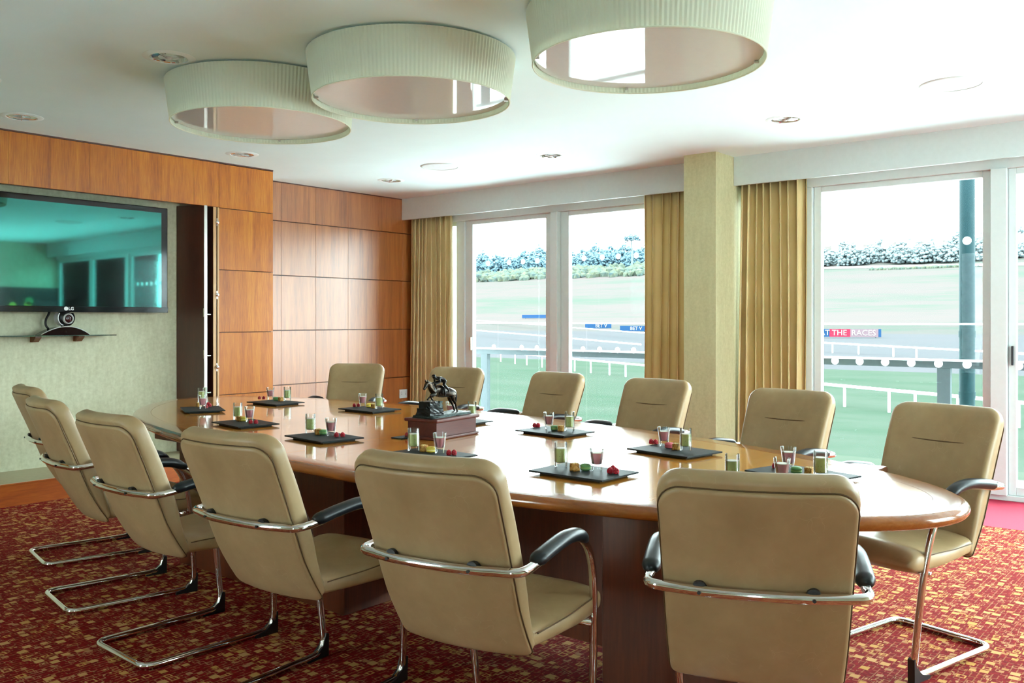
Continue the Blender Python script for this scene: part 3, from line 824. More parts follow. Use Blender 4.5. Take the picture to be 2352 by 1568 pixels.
CH = [
 (2.093, 5.095, -11.0, 'beige leather cantilever chair nearest the screen wall, mostly hidden behind the next chair'),
 (1.818, 4.222, -9.4, 'second beige cantilever chair from the screen wall, on the side away from the windows'),
 (1.683, 3.367, -1.4, 'third beige cantilever chair from the screen wall, on the side away from the windows'),
 (1.664, 2.529, 4.6, 'beige cantilever chair with dark scuffs on its back, fourth on the side away from windows'),
 (1.704, 1.684, 10.3, 'large beige cantilever chair with one black armrest showing, in front of the dark table base'),
 (1.998, 0.906, 25.0, 'beige cantilever chair seen square from behind with its chrome bar across, at the table end'),
 (4.78, 5.61, 210.0, 'beige leather chair against the wood panelled wall, facing the table end'),
 (4.88, 4.60, 191.0, 'beige leather chair partly hidden behind the bronze horse, beside the corner curtain'),
 (4.83, 3.63, 174.0, 'beige leather chair standing in front of the white window mullion'),
 (4.65, 2.75, 176.0, 'beige leather chair standing in front of the olive beige pillar'),
 (4.35, 1.80, 173.0, 'beige leather chair in front of the wide curtain and the window jamb'),
 (3.985, 0.99, 165.0, 'beige leather chair showing its seat and chrome leg past the rounded table end'),
]
ch0 = make_chair()
for i, (x, y, a, lab) in enumerate(CH):
    c = ch0 if i == 0 else copy_tree(ch0)
    c.location = (x, y, 0); c.rotation_euler = (0, 0, math.radians(a))
    tag(c, lab, 'chair', 'chairs round the conference table')

# ================================================================== PLATTERS, GLASSES, SWEETS
def make_slate():
    t = empty('slate_tray')
    obj('plate', box(-.165, .165, -.118, .118, .008, .0145, bev=0.001, seg=1), M['slate'], t)
    obj('foot', box(-.135, .135, -.088, .088, 0, .008), M['slate'], t)
    return t
def make_green():
    t = empty('smoothie_glass')
    obj('glass', lathe([(0, 0), (.0235, 0), (.0245, .003), (.0245, .096), (.0232, .096), (.0226, .0225), (.018, .0195), (0, .0188)], 28), M['glass'], t, smooth=True, angle=40)
    l = obj('drink', lathe([(0, .0192), (.0178, .0199), (.0222, .0230), (.0228, .0715), (0, .0715)], 28), M['green_drink'], t, smooth=True, angle=40)
    obj('foam', lathe([(0, .0716), (.0228, .0716), (.0229, .0735), (0, .0738)], 28), M['drink_foam'], l, smooth=True, angle=40)
    return t
def make_pink():
    t = empty('shot_glass')
    obj('glass', lathe([(0, 0), (.0185, 0), (.0195, .003), (.0200, .022), (.0285, .086), (.0273, .086), (.0190, .0285), (.016, .0255), (0, .025)], 28), M['glass'], t, smooth=True, angle=40)
    l = obj('drink', lathe([(0, .0253), (.0157, .0259), (.0187, .0288), (.0242, .066), (0, .066)], 28), M['pink_drink'], t, smooth=True, angle=40)
    obj('foam', lathe([(0, .0661), (.0243, .0661), (.0245, .0675), (0, .0678)], 28), M['drink_foam'], l, smooth=True, angle=40)
    return t
def make_macaron(kind):
    t = empty('macaron')
    cap = [(0.0195, 0), (.0202, .003), (.0196, .006), (.0165, .0095), (.010, .0115), (0, .012)]
    obj('shell', lathe([(0, 0)] + [(r, z) for r, z in cap], 22, c=(0, 0, .0135)), M['mac_' + kind], t, smooth=True, angle=50)
    obj('shell', lathe([(0, 0)] + [(r, -z * .8) for r, z in cap], 22, c=(0, 0, .0096)), M['mac_' + kind], t, smooth=True, angle=50)
    obj('filling', lathe([(0, .0094), (.0185, .0094), (.0190, .0115), (.0185, .0137), (0, .0137)], 22), M['mac_' + kind + '_fill'], t, smooth=True, angle=50)
    return t
def make_cake():
    rnd = random.Random(4); t = empty('nut_cake_cube')
    bm = bmesh.new(); bmesh.ops.create_cube(bm, size=1)
    bmesh.ops.subdivide_edges(bm, edges=bm.edges[:], cuts=3, use_grid_fill=True)
    for v in bm.verts:
        v.co = Vector((v.co.x * .026, v.co.y * .026, (v.co.z + .5) * .026)) + Vector((rnd.uniform(-.0018, .0018), rnd.uniform(-.0018, .0018), rnd.uniform(0, .0018) if v.co.z > -.4 else 0))
    obj('cake', bm, M['cake'], t, smooth=True)
    bm = bmesh.new()
    for k in range(16):
        m = Matrix.Translation((rnd.uniform(-.011, .011), rnd.uniform(-.011, .011), .0275)) @ Matrix.Rotation(rnd.uniform(0, 3), 4, 'Z') @ Matrix.Diagonal((1.3, .8, .7, 1))
        bmesh.ops.create_icosphere(bm, subdivisions=1, radius=.0032, matrix=m)
    o = obj('chopped_nuts', bm, M['nuts'], t); o['kind'] = 'stuff'
    return t
def make_berry():
    bm = bmesh.new()
    for lvl, (z, r, n) in enumerate([(.0035, .0075, 9), (.0085, .0088, 10), (.0135, .0078, 9), (.0178, .0052, 6), (.0205, .0, 1)]):
        for k in range(n):
            a = 2 * PI * (k + .5 * (lvl % 2)) / n
            bmesh.ops.create_icosphere(bm, subdivisions=1, radius=.0036, matrix=Matrix.Translation((r * math.cos(a), r * math.sin(a), z)))
    bmesh.ops.create_icosphere(bm, subdivisions=2, radius=.0085, matrix=Matrix.Translation((0, 0, .011)))
    return obj('raspberry', bm, M['berry'], smooth=True)
P = dict(slate=make_slate(), green=make_green(), pink=make_pink(), cake=make_cake(), berry=make_berry(), mg=make_macaron('green'), my=make_macaron('yellow'), mp=make_macaron('pink'))
used = set()
def inst(key, loc, rz, label, cat, group):
    o = P[key] if key not in used else copy_tree(P[key])
    used.add(key); o.location = loc; o.rotation_euler = (0, 0, rz)
    return tag(o, label, cat, group)
# every tray: name phrase, centre pixel of the four corners on the table, direction of its long side, contents at their base pixels
ZT = TZ + .0145
TR = [
 ('first tray from the screen, side away from windows', (465, 938), 245, (463, 923, 'g'), (466, 939, 'p'), None, (457, 934), [(474, 937), (482, 934), (478, 931)]),
 ('second tray from the screen, side away from windows', (563, 970), -98, (546, 964, 'g'), (573, 969, 'p'), ('my', 560, 967), (551, 967), [(576, 973), (588, 973)]),
 ('tray by the wood wall end, window side', (633, 922.5), -90, (660, 920, 'g'), (621, 918, 'p'), ('mg', 634, 919.5), (645, 921), [(596, 917), (606, 917)]),
 ('third tray from the screen, side away from windows', (744, 1001.5), -97, (713, 995, 'g'), (760, 1001, 'p'), ('mg', 742, 998), (731, 998), [(773, 1003), (787, 1003)]),
 ('second tray from the wood wall, window side', (849, 938), -91, (871, 939, 'g'), (833, 934, 'p'), ('my', 848, 935), (858, 937), [(814, 934), (823, 934)]),
 ('tray half hidden behind the bronze horse', (1050, 965), -91, (1084, 961, 'g'), (1035, 957, 'p'), ('mg', 1056, 961), (1066, 963), [(1016, 958), (1024, 958)]),
 ('tray in front of the bronze horse plinth', (987, 1041.5), -93, (950, 1035, 'g'), (1010, 1041, 'p'), ('my', 990, 1039), (974, 1037), [(1031, 1045), (1043, 1045)]),
 ('tray before the chair at the white mullion', (1274, 988.5), -95, (1308, 989, 'g'), (1261, 985, 'p'), ('mg', 1274, 988), (1288, 990), [(1228, 981), (1236, 981)]),
 ('tray on the bright middle of the table', (1340, 1081), -91, (1288, 1073, 'g'), (1371, 1081, 'p'), ('mg', 1345, 1080), (1320, 1081), [(1401, 1087), (1415, 1088), (1408, 1082)]),
 ('tray before the chair at the pillar', (1548, 1032.5), -100, (1575, 1035, 'g'), (1525, 1025, 'p'), ('mp', 1537, 1029), (1553, 1033), [(1496, 1019), (1506, 1020)]),
 ('tray at the rounded table end, window side', (1842, 1085), -104, (1885, 1098, 'g'), (1811, 1079, 'p'), ('mg', 1829, 1087), (1858, 1091), [(1780, 1075), (1787, 1073)]),
 ('tray tucked behind the chair seen from behind', (1752, 1122), -85, (1682, 1106, 'g'), (1796, 1109, 'p'), ('mg', 1757, 1116), (1716, 1111), [(1838, 1118), (1853, 1119)]),
]
MC = dict(mg='green', my='yellow', mp='pink')
for ph, c, ang, g, p, m, ck, bs in TR:
    q = at_z(c[0], c[1], ZT)
    inst('slate', (q.x, q.y, TZ), math.radians(ang), 'black slate tray, ' + ph, 'tray', 'slate trays on the conference table')
    b = at_z(g[0], g[1], ZT); inst('green', (b.x, b.y, ZT), 0.3, 'green smoothie in a straight glass, ' + ph, 'glass', 'green smoothie glasses')
    b = at_z(p[0], p[1], ZT); inst('pink', (b.x, b.y, ZT), 0.1, 'pink smoothie in a flared glass, ' + ph, 'glass', 'pink smoothie glasses')
    if m:
        b = at_z(m[1], m[2], ZT); inst(m[0], (b.x, b.y, ZT), 0.2, MC[m[0]] + ' macaron, ' + ph, 'macaron', 'macarons on the trays')
    b = at_z(ck[0], ck[1], ZT); inst('cake', (b.x, b.y, ZT), random.uniform(-.5, .5), 'cube of nut topped cake, ' + ph, 'cake', 'nut cake cubes on the trays')
    for k, (u, v) in enumerate(bs):
        b = at_z(u, v, ZT)
        w = ['outer raspberry', 'inner raspberry', 'rear raspberry'][k] if bs[0][0] < g[0] - 20 or bs[0][0] < p[0] else ['inner raspberry', 'outer raspberry', 'rear raspberry'][k]
        inst('berry', (b.x, b.y, ZT), random.uniform(0, 3), w + ', ' + ph, 'raspberry', 'raspberries on the trays')
# small dark pad peeping out at the plinth's end, with a dark berry on it
q = at_z(927, 1003, TZ + .004)
tag(obj('slate_coaster', box(q.x - .05, q.x + .05, q.y - .035, q.y + .035, TZ, TZ + .005, bev=0.001), M['slate']), 'small slate coaster peeping out beside the bronze horse plinth', 'coaster')
q2 = at_z(935, 1003, TZ + .005)
dk = copy_tree(P['berry']); dk.location = (q2.x, q2.y, TZ + .005); tag(dk, 'single berry on the small coaster beside the plinth', 'raspberry', 'raspberries on the trays')

# ================================================================== BRONZE HORSE ON A PLINTH
pc = Vector((3.168, 3.070, TZ))
st = tag(empty('bronze_sculpture', pc, math.radians(6.0)), 'bronze racehorse and jockey jumping a fence, on a rosewood plinth', 'sculpture')
obj('plinth', box(-.158, .158, -.088, .088, .012, .085), M['rose_wood'], st)
obj('plinth_base', box(-.170, .170, -.100, .100, 0, .014, bev=0.004), M['rose_wood'], st)
obj('plinth_top', box(-.172, .172, -.102, .102, .083, .099, bev=0.005), M['rose_wood'], st)
PT = .099
def sk(name, nodes, edges, mat, parent, sub=2):
    """organic body: joints with radii grown by a skin modifier, baked to a mesh"""
    me = bpy.data.meshes.new(name)
    me.from_pydata([n[0] for n in nodes], edges, [])
    o = bpy.data.objects.new(name, me); COL.objects.link(o)
    md = o.modifiers.new('skin', 'SKIN'); md.use_smooth_shade = True
    for i, n in enumerate(nodes):
        r = n[1]; r = r if isinstance(r, tuple) else (r, r)
        me.skin_vertices[0].data[i].radius = r
        me.skin_vertices[0].data[i].use_root = (i == 0)
    s = o.modifiers.new('sub', 'SUBSURF'); s.levels = sub; s.render_levels = sub
    dg = bpy.context.evaluated_depsgraph_get()
    m2 = bpy.data.meshes.new_from_object(o.evaluated_get(dg))
    bpy.data.objects.remove(o); bpy.data.meshes.remove(me)
    m2.materials.clear(); m2.materials.append(mat)
    m2.polygons.foreach_set('use_smooth', [True] * len(m2.polygons))
    b = bpy.data.objects.new(name, m2); COL.objects.link(b); b.parent = parent
    return b
def HP(cx, cy, y=0.0):
    """read-off of the side view: along the plinth (x), across (y), up (z)"""
    x = (cx - 945) * .251e-3 / .66
    z = PT + (830 - .115 * (cx - 500) - cy) * .272e-3
    return (x, y, z)
k = 1.0
horse = [
 (HP(900, 345), (.024, .030)),      # 0 barrel
 (HP(1010, 345), (.023, .028)),     # 1 loin
 (HP(1110, 350), (.025, .029)),     # 2 croup
 (HP(1165, 345), (.018, .019)),     # 3 rump end
 (HP(800, 330), (.023, .030)),      # 4 shoulder
 (HP(735, 320), (.018, .024)),      # 5 chest
 (HP(700, 265), (.013, .020)),      # 6 neck base
 (HP(660, 215), (.010, .015)),      # 7 neck
 (HP(632, 200), (.010, .012)),      # 8 poll
 (HP(605, 245), (.0095, .012)),     # 9 cheek
 (HP(578, 300), (.006, .0075)),     # 10 nose
 (HP(562, 325), (.006, .007)),      # 11 muzzle
 # near foreleg (y negative faces the camera)
 (HP(745, 385, -.016), .0115), (HP(690, 410, -.018), .0085), (HP(636, 408, -.018), .0065), (HP(650, 455, -.018), .0042), (HP(668, 485, -.018), .0048), (HP(690, 500, -.018), .0055),
 # far foreleg
 (HP(790, 400, .016), .0105), (HP(790, 432, .018), .0080), (HP(745, 445, .018), .0055), (HP(712, 480, .018), .0042), (HP(688, 500, .018), .0052),
 # near hind leg
 (HP(1110, 420, -.018), (.015, .018)), (HP(1085, 465, -.020), .0105), (HP(1130, 525, -.020), .0068), (HP(1165, 600, -.020), .0048), (HP(1188, 670, -.020), .0046), (HP(1186, 705, -.020), .0062),
 # far hind leg
 (HP(1150, 420, .018), (.015, .018)), (HP(1150, 480, .020), .0105), (HP(1205, 545, .020), .0068), (HP(1240, 610, .020), .0048), (HP(1262, 680, .020), .0046), (HP(1285, 700, .020), .0062),
]
he = [(0, 1), (1, 2), (2, 3), (0, 4), (4, 5), (5, 6), (6, 7), (7, 8), (8, 9), (9, 10), (10, 11), (5, 12), (12, 13), (13, 14), (14, 15), (15, 16), (16, 17), (4, 18), (18, 19), (19, 20), (20, 21), (21, 22),
      (2, 23), (23, 24), (24, 25), (25, 26), (26, 27), (27, 28), (3, 29), (29, 30), (30, 31), (31, 32), (32, 33), (33, 34)]
hz = sk('horse', horse, he, M['bronze'], st)
for s in (-1, 1):
    p = Vector(HP(625, 190, s * .006))
    obj('ear', lathe([(.0032, 0), (.0042, .005), (.0022, .012), (0, .018)], 8, mtx=Matrix.Translation(p) @ Matrix.Rotation(-.35, 4, 'Y')), M['bronze'], hz, smooth=True)
sk('tail', [(HP(1172, 325), .006), (HP(1205, 345), .0085), (HP(1222, 410), .0095), (HP(1222, 480), .0075), (HP(1228, 540), .003)], [(0, 1), (1, 2), (2, 3), (3, 4)], M['bronze_dark'], st)
sk('mane', [(HP(650, 185), .0035), (HP(690, 215), .005), (HP(740, 245), .005), (HP(790, 270), .0035)], [(0, 1), (1, 2), (2, 3)], M['bronze_dark'], st, 1)
obj('bridle', tube([HP(600, 265, -.0115), HP(598, 262, 0), HP(600, 265, .0115), HP(690, 225, .015), HP(735, 205, .012)], .0013, 6), M['bronze_dark'], st)
obj('saddle_cloth', tube(catmull([HP(890, 410, -.030), HP(885, 340, -.0315), HP(880, 270, -.024), HP(880, 245, 0), HP(880, 270, .024), HP(885, 340, .0315), HP(890, 410, .030)], 5), .0055, 8), M['bronze_dark'], st, smooth=True)
jk = sk('jockey', [
 (HP(935, 130), (.014, .013)), (HP(890, 105), (.013, .012)), (HP(835, 100), (.0135, .0115)), (HP(800, 100), (.006, .006)),
 (HP(765, 88), (.0085, .0095)), (HP(752, 95), (.008, .009)),
 (HP(828, 118, -.016), .006), (HP(838, 175, -.018), .0048), (HP(780, 200, -.013), .0040), (HP(748, 207, -.010), .0042),
 (HP(828, 118, .016), .006), (HP(838, 175, .018), .0048), (HP(780, 200, .013), .0040), (HP(748, 207, .010), .0042),
 (HP(945, 150, -.016), .011), (HP(872, 215, -.029), .0085), (HP(930, 275, -.033), .0062), (HP(965, 325, -.034), .0052), (HP(940, 338, -.035), .0045),
 (HP(945, 150, .016), .011), (HP(872, 215, .029), .0085), (HP(930, 275, .033), .0062), (HP(965, 325, .034), .0052), (HP(940, 338, .035), .0045)],
 [(0, 1), (1, 2), (2, 3), (3, 4), (4, 5), (2, 6), (6, 7), (7, 8), (8, 9), (2, 10), (10, 11), (11, 12), (12, 13), (0, 14), (14, 15), (15, 16), (16, 17), (17, 18), (0, 19), (19, 20), (20, 21), (21, 22), (22, 23)], M['bronze_dark'], st)
obj('riding_cap', lathe([(0, .011), (.006, .0095), (.0095, .005), (.0105, 0), (.0105, -.002), (0, -.002)], 16, mtx=Matrix.Translation(Vector(HP(760, 78))) @ Matrix.Rotation(.5, 4, 'Y')), M['bronze_dark'], jk, smooth=True, angle=50)
# fence wall and rough ground
rn = random.Random(11)
def rough_box(x0, x1, y0, y1, z0, z1, cuts, j, taper=1.0):
    bm = bmesh.new(); bmesh.ops.create_cube(bm, size=1)
    bmesh.ops.subdivide_edges(bm, edges=bm.edges[:], cuts=cuts, use_grid_fill=True)
    for v in bm.verts:
        u = v.co.z + .5; s = 1 + (taper - 1) * (1 - u) ** 2
        xm, ym = (x0 + x1) / 2, (y0 + y1) / 2
        v.co = Vector((xm + v.co.x * (x1 - x0) * s, ym + v.co.y * (y1 - y0) * s, z0 + u * (z1 - z0)))
        if u > .02: v.co += Vector((rn.uniform(-j, j), rn.uniform(-j, j), rn.uniform(-j, j)))
    return bm
fx0, fx1 = HP(575, 0)[0], HP(760, 0)[0]
obj('fence_block', rough_box(fx0, fx1, -.034, .034, PT + .030, HP(680, 505)[2] - .004, 5, .0012), M['bronze_dark'], st)
obj('fence_block', rough_box(fx0 - .006, fx1 + .022, -.042, .042, PT + .004, PT + .046, 5, .0018, 1.12), M['bronze_dark'], st)
obj('foliage_lump', rough_box(fx1 - .006, fx1 + .026, -.034, .034, PT + .01, PT + .076, 6, .0045), M['bronze_green'], st, smooth=True)
obj('ground', rough_box(-.156, .155, -.058, .058, PT, PT + .013, 9, .0022, 1.04), M['bronze_green'], st, smooth=True)

# ================================================================== CEILING FITTINGS
def make_pendant():
    t = empty('drum_ceiling_lamp')
    n = 165; bm = bmesh.new(); zb, zt = -.245, -.012
    rows = [(zb, .515), (zb + .004, .517), (zt, .547)]; rings = []
    for z, r in rows:
        rings.append([bm.verts.new(((r + .0012 * (1 if i % 2 else -1)) * math.cos(PI * i / n), (r + .0012 * (1 if i % 2 else -1)) * math.sin(PI * i / n), z)) for i in range(2 * n)])
    for a, b in zip(rings, rings[1:]):
        for i in range(2 * n): bm.faces.new((a[i], a[(i + 1) % (2 * n)], b[(i + 1) % (2 * n)], b[i]))
    s = obj('pleated_shade', bm, M['shade'], t, smooth=False)
    md = s.modifiers.new('thick', 'SOLIDIFY'); md.thickness = 0.004; md.offset = -1
    obj('rim_ring', tube([(.516 * math.cos(2 * PI * i / 96), .516 * math.sin(2 * PI * i / 96), zb) for i in range(96)], .0042, 8, closed=True), M['shade'], t, smooth=True)
    obj('diffuser', lathe([(0, zb + .024), (.506, zb + .024), (.506, zb + .029), (0, zb + .029)], 96), M['diffuser'], t, smooth=True, angle=30)
    obj('ceiling_plate', lathe([(0, -.004), (.49, -.004), (.49, 0), (0, 0)], 64), M['white_paint'], t)
    for k in range(4):
        a = PI / 2 * k + .75
        c = obj('clip', box(-.011, .011, -.006, .006, -.005, .005, bev=0.001), M['steel'], t)
        c.location = (.499 * math.cos(a), .499 * math.sin(a), zb + .018); c.rotation_euler = (0, 0, a)
    for k in range(3):
        a = 2.1 * k + .3
        obj('spoke', tube([(.02 * math.cos(a), .02 * math.sin(a), -.02), (.54 * math.cos(a), .54 * math.sin(a), -.02)], .003, 6), M['steel'], t)
    return t
LP = [(3.481, 2.094, 'cream pleated drum ceiling lamp cut off by the picture top, reflecting the window'),
      (3.293, 3.416, 'cream pleated drum ceiling lamp in the middle of the row of three'),
      (3.140, 4.529, 'cream pleated drum ceiling lamp closest to the wood wall')]
l0 = make_pendant()
for i, (x, y, lab) in enumerate(LP):
    l = l0 if i == 0 else copy_tree(l0)
    l.location = (x, y, ZC); tag(l, lab, 'ceiling lamp', 'drum lamps above the table')
def make_downlight():
    t = empty('recessed_downlight')
    obj('trim_ring', lathe([(.095, .0), (.098, -.006), (.118, -.006), (.135, -.001), (.135, .0)], 40), M['downlight_trim'], t, smooth=True, angle=40)
    bm = bmesh.new(); seg = 12; rows = [(.096, -.004), (.090, .004), (.05, .0055)]
    add_lathe(bm, [(.0955, -.003), (.088, -.0005), (.055, -.0002)], 14)
    obj('reflector', bm, M['chrome'], t)
    obj('bulb', lathe([(0, -.012), (.012, -.011), (.02, -.005), (.022, -.0005), (0, -.0004)], 20), M['silver'], t, smooth=True)
    for k in range(2):
        b = obj('baffle', box(-.090, .090, -.002, .002, -.009, -.0006), M['chrome'], t); b.rotation_euler = (0, 0, .5 + k * PI / 2)
    return t
DL = [((388, 132), 'recessed chrome downlight by the lowered bulkhead and the lamp row'), ((50, 268), 'recessed chrome downlight just above the wood soffit of the screen niche'),
      ((556, 354), 'small recessed downlight half under the drum lamp closest to the wood wall'), ((898, 414), 'recessed downlight in the corner of wood wall and window pelmet'),
      ((1266, 357), 'recessed downlight beyond the middle drum lamp, over the first window'), ((1804, 274), 'recessed downlight near the pelmet on the window side of the pillar'),
      ((-58, 178), 'recessed downlight cut off by the picture edge beside the bulkhead')]
d0 = make_downlight()
for i, (p, lab) in enumerate(DL):
    d = d0 if i == 0 else copy_tree(d0)
    q = at_z(p[0], p[1], ZC); d.location = (q.x, q.y, ZC)
    d.rotation_euler = (0, 0, i * .7)
    tag(d, lab, 'downlight', 'recessed downlights')
def make_speaker():
    t = empty('ceiling_speaker')
    obj('rim', lathe([(.158, -.004), (.160, -.008), (.172, -.007), (.180, -.001), (.180, 0)], 48), M['white_paint'], t, smooth=True, angle=40)
    g = obj('grille', lathe([(0, -.0055), (.159, -.0045), (.159, -.001), (0, -.001)], 48), M['speaker'], t, smooth=True, angle=40)
    obj('badge', box(-.018, .018, -.003, .003, -.0065, -.005), M['silver'], g)
    return t
s0_ = make_speaker()
for i, (p, lab) in enumerate([((2187, 193), 'round white ceiling speaker over the window end of the table'), ((1011, 382), 'round white ceiling speaker close to the wood wall')]):
    s = s0_ if i == 0 else copy_tree(s0_)
    q = at_z(p[0], p[1], ZC); s.location = (q.x, q.y, ZC); s.rotation_euler = (0, 0, .3)
    tag(s, lab, 'speaker', 'ceiling speakers')

# ================================================================== SCREEN, SHELF, CAMERA, SOCKET
YT = 7.12
tv = tag(empty('television', (3.205, YT, 1.37)), 'large black flat television in the niche, dark screen reflecting the room', 'television')
obj('housing', box(-.795, .785, 0, .075, 0, .890, bev=0.006), M['black_gloss'], tv)
obj('bezel', box(-.795, .785, -.006, .0, .0, .045, bev=0.002), M['black_gloss'], tv)
obj('screen', box(-.760, .725, -.003, .001, .046, .845), M['screen'], tv)
lg = obj('logo_disc', lathe([(0, 0), (.0155, 0), (.0155, .001), (0, .001)], 24, mtx=Matrix.Translation((-.066, -.0065, .027)) @ Matrix.Rotation(PI / 2, 4, 'X')), M['logo'], tv)
text_mesh('logo', 'LG', .034, M['logo'], tv, frame_of((1, 0, 0), (0, 0, 1), (0, -1, 0), (-.027, -.0068, .026)), .0006, True)
obj('wall_bracket', box(-.25, .25, .075, .165, .25, .62), M['black_plastic'], tv)
# glass shelf
sh = tag(empty('glass_shelf', (3.10, 7.29, 1.186)), 'narrow green glass wall shelf under the television', 'shelf')
obj('glass_pane', box(-.50, .44, -.18, 0, -.004, .004, bev=0.001, seg=1), M['shelf_glass'], sh)
for x in (-.135, .195):
    bm = bmesh.new()
    pr = [(-.10, 0), (0, 0), (0, -.045), (-.05, -.045), (-.10, -.012)]
    A = [bm.verts.new((x - .022, y, z - .004)) for y, z in pr]; B = [bm.verts.new((x + .022, y, z - .004)) for y, z in pr]
    bm.faces.new(A); bm.faces.new(B)
    for i in range(5): bm.faces.new((A[i], A[(i + 1) % 5], B[(i + 1) % 5], B[i]))
    obj('bracket', bm, M['orange_block'], sh)
# conference camera
vc = tag(empty('conference_camera', (3.135, 7.17, 1.190)), 'black and silver round conference camera on the glass shelf', 'camera')
bm = bmesh.new(); A = []; B = []
for i in range(21):
    u = -1 + 2 * i / 20; A.append((u * .185, 0.062 * (1 - u * u) + .004))
fa = [bm.verts.new((x, -.06 - .02 * (1 - (x / .185) ** 2), z)) for x, z in A] + [bm.verts.new((x, -.06, 0)) for x, z in A[::-1]]
fb = [bm.verts.new((x, .045, z)) for x, z in A] + [bm.verts.new((x, .045, 0)) for x, z in A[::-1]]
bm.faces.new(fa); bm.faces.new(fb)
for i in range(42): bm.faces.new((fa[i], fa[(i + 1) % 42], fb[(i + 1) % 42], fb[i]))
bs_ = obj('base', bm, M['black_gloss'], vc)
obj('silver_trim', tube([(x, -.062 - .02 * (1 - (x / .185) ** 2), z + .001) for x, z in A], .0032, 6), M['silver'], bs_, smooth=True)
head = obj('head', lathe([(0, -.058), (.030, -.053), (.050, -.032), (.058, 0), (.050, .032), (.030, .053), (0, .058)], 28, mtx=Matrix.Translation((.01, -.01, .135))), M['black_plastic'], vc, smooth=True)
obj('neck', lathe([(.034, .05), (.026, .066), (.024, .085), (0, .085)], 20, mtx=Matrix.Translation((.01, -.01, 0))), M['black_plastic'], vc, smooth=True)
lm = Matrix.Translation((.018, -.045, .128)) @ Matrix.Rotation(PI / 2, 4, 'X') @ Matrix.Rotation(.12, 4, 'Y')
lr = obj('lens_ring', lathe([(.041, -.012), (.041, .022), (.037, .026), (.033, .022), (.033, .012)], 32, mtx=lm), M['silver'], head, smooth=True, angle=40)
obj('lens', lathe([(.033, .012), (.024, .0185), (.012, .0215), (0, .0225)], 28, mtx=lm), M['lens'], head, smooth=True)
for s in (-1, 1):
    bm = bmesh.new()
    pr = [(.012 + math.cos(a) * .066, .135 + math.sin(a) * .066) for a in ([-1.2 + .14 * i for i in range(14)] if s > 0 else [PI + 1.2 - .14 * i for i in range(14)])]
    pi_ = [(.012 + (x - .012) * .90, .135 + (z - .135) * .90) for x, z in pr]
    for y in (-.035, .02):
        pass
    ol_ = pr + pi_[::-1]
    A_ = [bm.verts.new((x, -.045, z)) for x, z in ol_]; B_ = [bm.verts.new((x, .025, z)) for x, z in ol_]
    mm = len(pr)
    for Vv in (A_, B_):
        for i in range(mm - 1): bm.faces.new((Vv[i], Vv[i + 1], Vv[2 * mm - 2 - i], Vv[2 * mm - 1 - i]))
    for i in range(2 * mm): bm.faces.new((A_[i], A_[(i + 1) % (2 * mm)], B_[(i + 1) % (2 * mm)], B_[i]))
    obj('yoke_arm', bm, M['black_gloss'] if s > 0 else M['silver'], vc, smooth=True, angle=40)
cab = catmull([(-.075, .05, .04), (-.098, .06, .075), (-.098, .06, .12), (-.075, .065, .165), (-.06, .075, .21)], 6)
obj('cable', tube(cab, .0085, 8), M['black_plastic'], vc, smooth=True)
# wall socket
so = tag(empty('wall_socket', (7.10, YR - .006, .466)), 'white double wall socket on the wood panelling by the corner curtain', 'socket')
obj('plate', box(-.060, .060, -.012, 0, -.05, .05, bev=0.003), M['white_paint'], so)
for s in (-1, 1):
    obj('switch', box(s * .028 - .007, s * .028 + .007, -.016, -.012, .012, .03, bev=0.001), M['white_paint'], so)
    obj('pin_hole', box(s * .028 - .003, s * .028 + .003, -.0128, -.012, -.01, 0), M['black_plastic'], so)
# picture on the wall facing the screen (seen only in reflection)
pa = tag(empty('wall_picture', (6.75, YB, 1.35)), 'dark square picture of coloured discs, reflected in the television', 'picture')
obj('canvas', box(-.6, .6, 0.001, .03, -.55, .55), M['black_plastic'], pa)
for i in range(9):
    r = random.uniform(.05, .09)
    d = obj('disc', lathe([(0, 0), (r, 0), (r, .002), (0, .002)], 24, mtx=Matrix.Translation((random.uniform(-.4, .4), .031, random.uniform(-.4, .4))) @ Matrix.Rotation(-PI / 2, 4, 'X')), M[random.choice(['mac_yellow', 'cake', 'mac_green'])], pa)

# ================================================================== OUTDOORS
def terr(x):
    P_ = [(7, -3.3), (85, -3.3), (170, 0.0), (450, 27.4), (520, 41), (700, 60)]
    for (a, za), (b, zb) in zip(P_, P_[1:]):
        if x <= b: return za + (zb - za) * (x - a) / (b - a)
    return 60
def hit(px, py, h=0.0):
    d = ray(px, py); t = 15.0; o = Vector((0, 0, CAMZ))
    while t < 900:
        p = o + d * t
        if p.z <= terr(p.x) + h: return p
        t *= 1.004
    return o + d * 520
def sheet(x0, x1, n, name, mat, label, cat):
    bm = bmesh.new(); rows = []
    for i in range(n + 1):
        x = x0 + (x1 - x0) * i / n
        rows.append([bm.verts.new((x, y, terr(x))) for y in (-500, -200, 0, 200, 500, 900)])
    for a, b in zip(rows, rows[1:]):
        for k_ in range(5): bm.faces.new((a[k_], a[k_ + 1], b[k_ + 1], b[k_]))
    return struct(name, bm, mat, label, cat)
sheet(8.0, 26, 1, 'apron', M['bounce_stone'], 'unseen pale apron below the balcony, added to bounce daylight indoors', 'paving')  # hidden below the balcony edge, added to bounce light onto the ceiling
sheet(26, 85, 1, 'lawn', M['lawn'], 'mown green lawn between the building and the racetrack', 'lawn')
sheet(85, 150, 1, 'racetrack', M['track'], 'pale sand racetrack beyond the lawn', 'track')['kind'] = 'structure'
sheet(150, 450, 8, 'field', M['field'], 'pale rolling pasture rising beyond the racetrack', 'field')
sheet(450, 700, 4, 'hill', M['field'], 'hill behind the pasture', 'hill')
